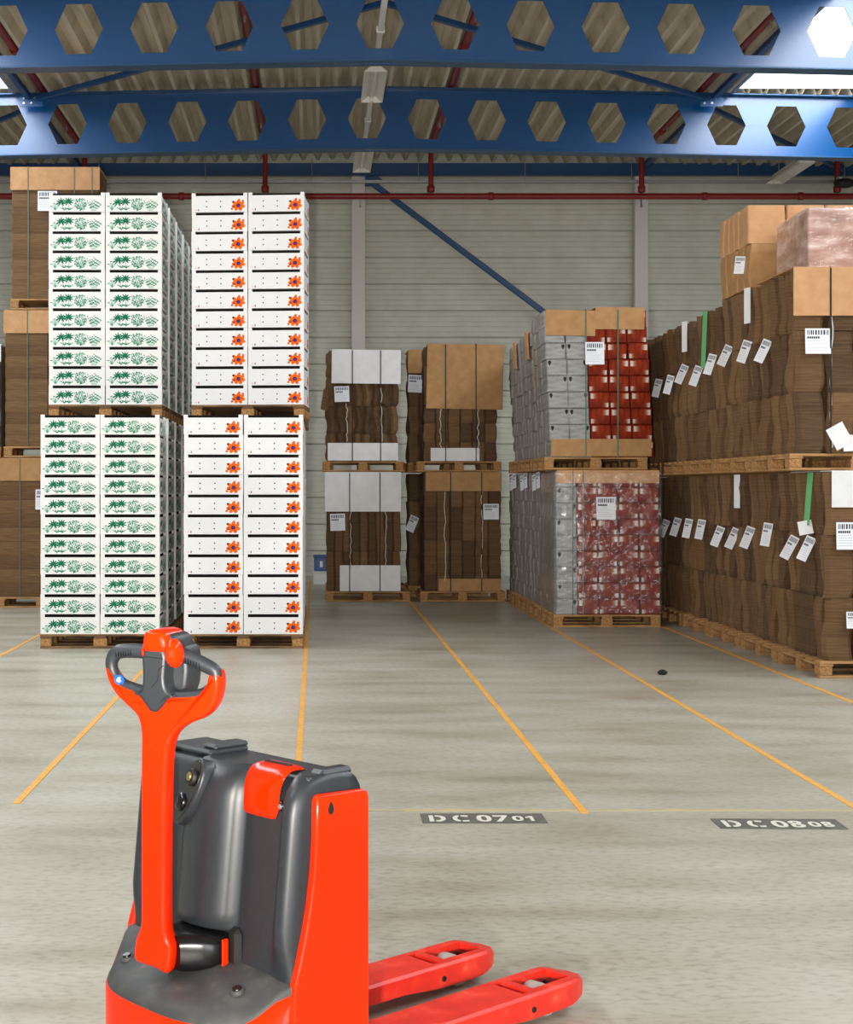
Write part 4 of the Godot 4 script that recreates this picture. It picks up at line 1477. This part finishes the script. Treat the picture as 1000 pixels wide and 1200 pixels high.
func build_truck():
	var t := thing("pallet_truck", "orange-red and black electric hand pallet truck with upright tiller", "pallet truck", p(-0.264, 0, 4.01), deg_to_rad(-49.0))
	# red bumper skirt
	var st := mb(true)
	var rings := []
	for lv in [[0.045, 0.012], [0.055, 0.0], [0.15, 0.0], [-1.0, 0.0], [-2.0, 0.012]]:
		var ring := []
		for k in 29:
			var x := -0.366 + 0.732 * k / 28.0
			var xs := clampf(x, -0.36, 0.36)
			var z: float = bow(xs) + 0.006 - lv[1]
			var y: float = lv[0]
			if lv[0] < 0.0: y = deck_y(xs, bow(xs)) - 0.022 + (0.008 if lv[0] < -1.5 else 0.0)
			ring.append(Vector3(x * (1.0 - lv[1] * 2.0), y, z))
		var yb: float = ring[0].y
		ring.append(Vector3(0.366, yb, -0.2))
		ring.append(Vector3(-0.366, yb, -0.2))
		rings.append(ring)
	loft(st, rings)
	part(t, "bumper_skirt", done(st), M.truck_red)
	# black step deck
	st = mb(true)
	var nx := 36
	var grid := []
	for i in nx + 1:
		var x := -0.358 + 0.716 * i / nx
		var row := []
		for j in 15:
			var f := float(j) / 12.0
			var z: float = bow(x) * minf(f, 1.0)
			var y := deck_y(x, z)
			if f > 0.9: y -= 0.012 * pow((minf(f, 1.0) - 0.9) / 0.1, 2.0)
			if j > 12: y -= 0.014 * (j - 12)
			row.append(Vector3(x, y, z + (0.002 if j > 12 else 0.0)))
		grid.append(row)
	for i in nx:
		for j in 14:
			quad(st, grid[i][j + 1], grid[i + 1][j + 1], grid[i + 1][j], grid[i][j])
	part(t, "step_deck", done(st), M.deck_black)
	for q in [[-0.208, 0.15], [0.232, 0.115]]:
		var y := deck_y(q[0], q[1])
		var bolt := part(t, "deck_bolt", cylinder(0.02, 0.014, 1, 14, 0.004), M.deck_black, Vector3(q[0], y, q[1]), Vector3(0.25, 0, 0))
		part(bolt, "bolt_head", cylinder(0.013, 0.012, 1, 6, 0.002), M.dark_plastic, Vector3(0, 0.006, 0))
	# black hood
	st = mb(true)
	rings = []
	var ys := [0.3, 0.34, 0.365, 0.385, 0.41, 0.438, 0.446, 0.454, 0.462, 0.5, 0.56, 0.62, 0.68, 0.74, 0.785, 0.815, 0.84, 0.86, 0.872, 0.876]
	for y in ys:
		var up := clampf((y - 0.79) / 0.086, 0.0, 1.0)
		var ins := 0.075 * (1.0 - sqrt(1.0 - up * up))
		var ring := []
		for k in 61:
			var x := -0.348 + 0.696 * k / 60.0
			ring.append(Vector3(x * (1.0 - ins * 0.75), y, cover_z(x, y) - ins * 0.9))
		var hx := 0.348 * (1.0 - ins * 0.75)
		for z in [-0.105, -0.14]: ring.append(Vector3(hx, y, z))
		ring.append(Vector3(hx, y, -0.205 + ins * 0.5))
		ring.append(Vector3(0, y, -0.205 + ins * 0.5))
		ring.append(Vector3(-hx, y, -0.205 + ins * 0.5))
		for z in [-0.14, -0.105]: ring.append(Vector3(-hx, y, z))
		rings.append(ring)
	loft(st, rings)
	part(t, "hood", done(st), M.cover_black)
	# raised lid and handles on top of the hood
	part(t, "lid", box_mesh(Vector3(0.2, 0.018, 0.14), 0.007), M.cover_black, Vector3(-0.19, 0.878, -0.11))
	part(t, "lid_handle", box_mesh(Vector3(0.06, 0.016, 0.12), 0.007), M.cover_black, Vector3(-0.12, 0.892, -0.12))
	part(t, "lid_handle", box_mesh(Vector3(0.05, 0.022, 0.11), 0.009), M.cover_black, Vector3(0.3, 0.874, -0.14))
	part(t, "top_tray", box_mesh(Vector3(0.1, 0.01, 0.13), 0.004), M.cover_black, Vector3(0.28, 0.868, -0.1))
	# red latch wrapped over the front edge of the hood
	st = mb(true)
	var path := []
	for y in [0.758, 0.765, 0.785, 0.805]: path.append(Vector2(y, cover_z(0.2, y) + (0.002 if y < 0.76 else 0.010)))
	for k in range(1, 7):
		var a := PI * 0.5 * k / 6.0
		path.append(Vector2(0.805 + 0.082 * sin(a), cover_z(0.2, 0.805) + 0.010 - 0.062 * (1.0 - cos(a))))
	path.append(Vector2(0.886, -0.09))
	path.append(Vector2(0.878, -0.096))
	rings = []
	for j in path.size():
		var q: Vector2 = path[j]
		var pinch := 0.014 if j == 0 else (0.008 if j == 1 else 0.0)
		var row := []
		for k in 9:
			var f := k / 8.0
			var sag := 0.007 * pow(absf(f - 0.5) * 2.0, 8.0)
			var nrm := Vector2(sin(minf(1.57, maxf(0.0, (q.x - 0.805) * 19.0))), 0.0)
			nrm.y = sqrt(maxf(0.0, 1.0 - nrm.x * nrm.x))
			row.append(Vector3(lerpf(0.098 + pinch, 0.252 - pinch, f), q.x - sag * nrm.x, q.y - sag * nrm.y))
		rings.append(row)
	for j in rings.size() - 1:
		for k in 8: quad(st, rings[j][k], rings[j][k + 1], rings[j + 1][k + 1], rings[j + 1][k])
	part(t, "red_latch", done(st), M.truck_red)
	part(t, "latch_slot", box_mesh(Vector3(0.1, 0.004, 0.016), 0.001), M.hole_black, Vector3(0.175, 0.887, -0.066))
	# lock beside the latch, instrument recess on the bulge
	var lock := part(t, "hood_lock", cylinder(0.013, 0.02, 2, 16, 0.003), M.dark_plastic, Vector3(0.278, 0.8, cover_z(0.278, 0.8)))
	part(lock, "lock_core", cylinder(0.007, 0.006, 2, 12, 0.001), M.bolt_steel, Vector3(0, 0, 0.01))
	var oval := []
	for k in 28: oval.append(Vector2(cos(TAU * k / 28.0) * 0.056, sin(TAU * k / 28.0) * 0.1))
	var pod := part(t, "instrument_pod", extrude(oval, -0.03, 0.012, 0.008), M.cover_black, Vector3(-0.045, 0.795, cover_z(-0.045, 0.795) - 0.004), Vector3(-0.3, -0.25, -0.42))
	part(pod, "pod_face", extrude(inset(oval, 0.008), 0.0, 0.0135, 0.002), M.dark_plastic)
	part(pod, "key_switch", cylinder(0.024, 0.02, 2, 18, 0.004), M.rubber, Vector3(0.0, 0.043, 0.014))
	part(pod, "key_core", cylinder(0.012, 0.008, 2, 14, 0.002), M.brass, Vector3(0.0, 0.043, 0.025))
	part(pod, "battery_dial", ellipsoid(Vector3(0.026, 0.026, 0.014)), M.dark_plastic, Vector3(0.0, -0.036, 0.014))
	# red side panels
	var side := [Vector2(-0.046, 0.05), Vector2(0.205, 0.05), Vector2(0.21, 0.06), Vector2(0.21, 0.81), Vector2(0.204, 0.826), Vector2(0.19, 0.832), Vector2(0.045, 0.836), Vector2(0.034, 0.832), Vector2(0.029, 0.82),
		Vector2(0.027, 0.72), Vector2(0.02, 0.64), Vector2(0.008, 0.56), Vector2(-0.008, 0.49), Vector2(-0.026, 0.425), Vector2(-0.042, 0.375), Vector2(-0.046, 0.34)]
	for s in [1.0, -1.0]:
		var pan := part(t, "side_panel", extrude(side, 0.345 if s > 0 else -0.372, 0.372 if s > 0 else -0.345, 0.009), M.truck_red, Vector3.ZERO, Vector3(0, PI / 2, 0))
		if s > 0:
			var drop := []
			for k in 20:
				var a := TAU * k / 20.0
				drop.append(Vector2(sin(a) * 0.010 * (1.0 - 0.55 * maxf(0.0, cos(a))), 0.014 * cos(a) + 0.006 * maxf(0.0, cos(a))))
			drop.reverse()
			part(pan, "drop_mark", extrude(drop, 0.3715, 0.3728), M.hole_black, Vector3(0.075, 0.797, 0))
	part(t, "rear_plate", box_mesh(Vector3(0.69, 0.72, 0.02), 0.004), M.truck_red, Vector3(0, 0.45, -0.21))
	part(t, "fork_carriage", box_mesh(Vector3(0.54, 0.14, 0.08), 0.008), M.fork_red, Vector3(0, 0.11, -0.255))
	for s in [-1.0, 1.0]: part(t, "caster", cylinder(0.04, 0.04, 0, 18, 0.006), M.rubber, Vector3(s * 0.26, 0.04, 0.0))
	part(t, "drive_wheel", cylinder(0.11, 0.08, 0, 24, 0.01), M.rubber, Vector3(0, 0.11, 0.05))
	for s in [-1.0, 1.0]: fork(t, s * 0.185)
	tiller(t)


func fork(t: Node3D, x0: float):
	# stations from the tip backwards: distance, half width
	var st := mb()
	var stn := [[0.0, 0.026], [0.006, 0.042], [0.018, 0.057], [0.04, 0.071], [0.07, 0.08], [0.1, 0.084], [0.15, 0.085], [0.24, 0.085], [0.27, 0.085], [0.302, 0.085], [0.45, 0.085], [0.7, 0.085], [1.06, 0.085]]
	var top := 0.105
	var low := func(s: float) -> float: return 0.052 - 0.02 * smoothstep(0.0, 0.12, s) if s < 0.3 else lerpf(0.032, 0.046, smoothstep(0.3, 0.42, s))
	var ty := func(s: float) -> float: return top - 0.014 * (1.0 - smoothstep(0.0, 0.07, s))
	var ch := 0.008
	var cut := 0.046
	var pt := func(k: int, c: float, y: float) -> Vector3: return Vector3(c, y, -1.25 + stn[k][0])
	for k in stn.size() - 1:
		var s0: float = stn[k][0]
		var s1: float = stn[k + 1][0]
		var w0: float = stn[k][1]
		var w1: float = stn[k + 1][1]
		var y0: float = ty.call(s0)
		var y1: float = ty.call(s1)
		var hole := (k >= 4 and k <= 6) or k == 8
		var c0 := minf(cut, w0 - ch)
		var c1 := minf(cut, w1 - ch)
		if k == 8:
			c0 = 0.06
			c1 = 0.06
		for s in [-1.0, 1.0]:
			var q := [pt.call(k, s * (w0 - ch), y0), pt.call(k + 1, s * (w1 - ch), y1), pt.call(k + 1, s * c1, y1), pt.call(k, s * c0, y0)]
			poly_out(st, q, Vector3(0, -9, -0.7))
			q = [pt.call(k, s * w0, y0 - ch), pt.call(k + 1, s * w1, y1 - ch), pt.call(k + 1, s * (w1 - ch), y1), pt.call(k, s * (w0 - ch), y0)]
			poly_out(st, q, Vector3(0, -0.2, -0.7))
			q = [pt.call(k, s * w0, low.call(s0)), pt.call(k + 1, s * w1, low.call(s1)), pt.call(k + 1, s * w1, y1 - ch), pt.call(k, s * w0, y0 - ch)]
			poly_out(st, q, Vector3(0, 0.08, -0.7))
			# inner lip of the side
			q = [pt.call(k, s * (w0 - 0.008), low.call(s0)), pt.call(k + 1, s * (w1 - 0.008), low.call(s1)), pt.call(k + 1, s * w1, low.call(s1)), pt.call(k, s * w0, low.call(s0))]
			poly_out(st, q, Vector3(0, 9, -0.7))
			q = [pt.call(k, s * (w0 - 0.008), low.call(s0)), pt.call(k + 1, s * (w1 - 0.008), low.call(s1)), pt.call(k + 1, s * (w1 - 0.008), y1 - 0.01), pt.call(k, s * (w0 - 0.008), y0 - 0.01)]
			poly_out(st, q, Vector3(s * 9, 0.08, -0.7))
			if hole:
				q = [pt.call(k, s * c0, y0 - 0.022), pt.call(k + 1, s * c1, y1 - 0.022), pt.call(k + 1, s * c1, y1), pt.call(k, s * c0, y0)]
				poly_out(st, q, Vector3(s * 9, 0.08, -0.7))
		if not hole:
			poly_out(st, [pt.call(k, -c0, y0), pt.call(k + 1, -c1, y1), pt.call(k + 1, c1, y1), pt.call(k, c0, y0)], Vector3(0, -9, -0.7))
			poly_out(st, [pt.call(k, -w0 + 0.008, y0 - 0.01), pt.call(k + 1, -w1 + 0.008, y1 - 0.01), pt.call(k + 1, w1 - 0.008, y1 - 0.01), pt.call(k, w0 - 0.008, y0 - 0.01)], Vector3(0, 9, -0.7))
		if k in [4, 7, 8, 9]:
			var c: float = 0.06 if k in [8, 9] else cut
			poly_out(st, [pt.call(k, -c, y0 - 0.022), pt.call(k, c, y0 - 0.022), pt.call(k, c, y0), pt.call(k, -c, y0)], Vector3(0, 0.08, -0.7))
	# the nose
	poly_out(st, [pt.call(0, -0.026, low.call(0.0)), pt.call(0, 0.026, low.call(0.0)), pt.call(0, 0.026, ty.call(0.0)), pt.call(0, -0.026, ty.call(0.0))], Vector3(0, 0.08, -0.7))
	var f := part(t, "fork", done(st), M.fork_red, Vector3(x0, 0, 0))
	part(f, "load_roller", cylinder(0.046, 0.084, 0, 28, 0.004), M.roller, Vector3(0, 0.046, -1.09))
	part(f, "slot_bar", box_mesh(Vector3(0.11, 0.03, 0.02), 0.003), M.hole_black, Vector3(0, 0.075, -0.966))
	for z in [-1.165, -1.02]: part(f, "wheel_fork", box_mesh(Vector3(0.088, 0.03, 0.012), 0.002), M.hole_black, Vector3(0, 0.06, z))
	for s in [-1.0, 1.0]:
		part(f, "axle_bolt", cylinder(0.009, 0.006, 0, 12, 0.001), M.hole_black, Vector3(s * 0.086, 0.06, -0.97))


func tiller(t: Node3D):
	# joint barrel between hood and tiller
	var st := mb(true)
	var rings := []
	for q in [[0.02, 0.108, 0.052], [0.06, 0.106, 0.054], [0.09, 0.098, 0.054], [0.115, 0.082, 0.053], [0.14, 0.062, 0.05], [0.158, 0.048, 0.044]]:
		var ring := []
		for k in 24:
			var a := TAU * k / 24.0
			ring.append(Vector3(signf(cos(a)) * pow(absf(cos(a)), 0.6) * q[1], 0.398 + signf(sin(a)) * pow(absf(sin(a)), 0.6) * q[2], q[0]))
		rings.append(ring)
	loft(st, rings)
	part(t, "joint_barrel", done(st), M.dark_plastic)
	part(t, "joint_recess", box_mesh(Vector3(0.05, 0.12, 0.03), 0.014), M.hole_black, Vector3(0.122, 0.405, 0.034))
	part(t, "joint_trim", box_mesh(Vector3(0.008, 0.075, 0.02), 0.003), M.truck_red, Vector3(0.112, 0.4, 0.062))
	# arm and yoke
	var arm := part(t, "tiller_arm", extrude(round_outline([[164, 1103], [163, 1124], [172, 1129], [188, 1132], [203, 1137], [208, 1124], [209, 1106], [204, 1094], [202, 1075], [202, 1000], [203, 930], [205, 880], [212, 858], [226, 846], [246, 837], [259, 824], [265, 808], [266, 790], [262, 781],
		[253, 786], [249, 800], [240, 808], [222, 811], [205, 812], [192, 818], [178, 812], [160, 806], [146, 800], [137, 790], [131, 781], [126.5, 784], [130, 799], [139, 814], [154, 828], [166, 839], [171, 858], [171, 900], [171, 1000], [171, 1075], [168, 1092]], 3), -0.03, 0.022, 0.012, 3), M.truck_red, Vector3(0, 0, 0.185), Vector3(0, deg_to_rad(28.6), 0))
	tag(arm, "glossy orange-red tiller arm")
	# grip loops
	for lp in [[[180, 764], [158, 763.5], [140, 766], [132.5, 777], [135, 791], [146, 803], [164, 809], [184, 814]], [[204, 764], [225, 768], [245, 776], [258.5, 784], [256.5, 798], [248, 808], [230, 813], [204, 815]]]:
		var path := []
		for q in lp:
			var v := tp(q[0], q[1])
			path.append(Vector3(v.x, v.y, 0.006))
		path = smooth_path(path, 6)
		var rad := []
		for k in path.size():
			var f := float(k) / (path.size() - 1)
			rad.append(lerpf(0.0185, 0.0155, smoothstep(0.3, 0.6, f)) + (0.0008 if f < 0.3 and k % 2 else 0.0))
		var g := part(arm, "grip_loop", tube_mesh(path, rad, 14), M.grip_black)
		for k in 7:
			var v := tp(lerpf(lp[1][0], lp[2][0], k / 6.0 - 0.1), lerpf(lp[1][1], lp[2][1], k / 6.0 - 0.1))
			part(g, "grip_rib", box_mesh(Vector3(0.002, 0.014, 0.004), 0.0005), M.dark_plastic, Vector3(v.x, v.y - 0.004, 0.0245))
	# head
	var head := part(arm, "control_head", extrude(round_outline([[177, 761], [176, 790], [174, 806], [164, 812], [172, 816], [180, 826], [185, 832], [192, 832.5], [199, 826], [206, 817], [216, 813], [206, 806], [203, 792], [203, 761]], 3), -0.06, 0.034, 0.009, 3), M.grip_black)
	part(head, "head_seam", tube_mesh([Vector3(tp(178, 768).x, tp(178, 768).y, 0.0345), Vector3(tp(201, 770).x, tp(201, 770).y, 0.0345)], 0.0012, 5), M.hole_black)
	var sm := []
	for q in [[202, 778], [196, 783], [195, 794], [188, 803]]: sm.append(Vector3(tp(q[0], q[1]).x, tp(q[0], q[1]).y, 0.0345))
	part(head, "head_seam", tube_mesh(smooth_path(sm, 5), 0.0011, 5), M.hole_black)
	part(head, "head_back", extrude(round_outline([[186, 760], [184, 812], [216, 813], [218, 760]], 4), -0.11, -0.02, 0.012), M.grip_black)
	part(arm, "safety_cap", extrude(round_outline([[177, 762], [176.5, 752], [178, 742], [184, 737.5], [198, 738], [205, 744], [206, 762]], 3), -0.085, 0.04, 0.016, 4), M.truck_red)
	part(arm, "cap_trim", extrude(round_outline([[200, 762], [200, 744], [207, 743], [213, 750], [214, 762]], 3), -0.09, 0.015, 0.01), M.grip_black)
	for q in [[214.5, 763, 0.025, 0.038, 0.03], [174, 765, 0.008, 0.022, 0.0]]:
		part(arm, "rocker_switch", ellipsoid(Vector3(q[2], q[3], 0.034), 12, 18), M.truck_red, Vector3(tp(q[0], q[1]).x, tp(q[0], q[1]).y, q[4]), Vector3(0, 0.2, 0.12))
	var sv := tp(145.5, 797.5)
	var stk := part(arm, "round_sticker", cylinder(0.0145, 0.002, 2, 24, 0.0005), M.sticker_blue, Vector3(sv.x, sv.y, 0.0235), Vector3(0.25, 0.1, 0))
	part(stk, "sticker_mark", extrude([Vector2(-0.008, -0.002), Vector2(-0.002, -0.007), Vector2(0.006, -0.003), Vector2(0.003, 0.002), Vector2(0.005, 0.008), Vector2(-0.003, 0.007)], 0.001, 0.0016), M.sticker_white)
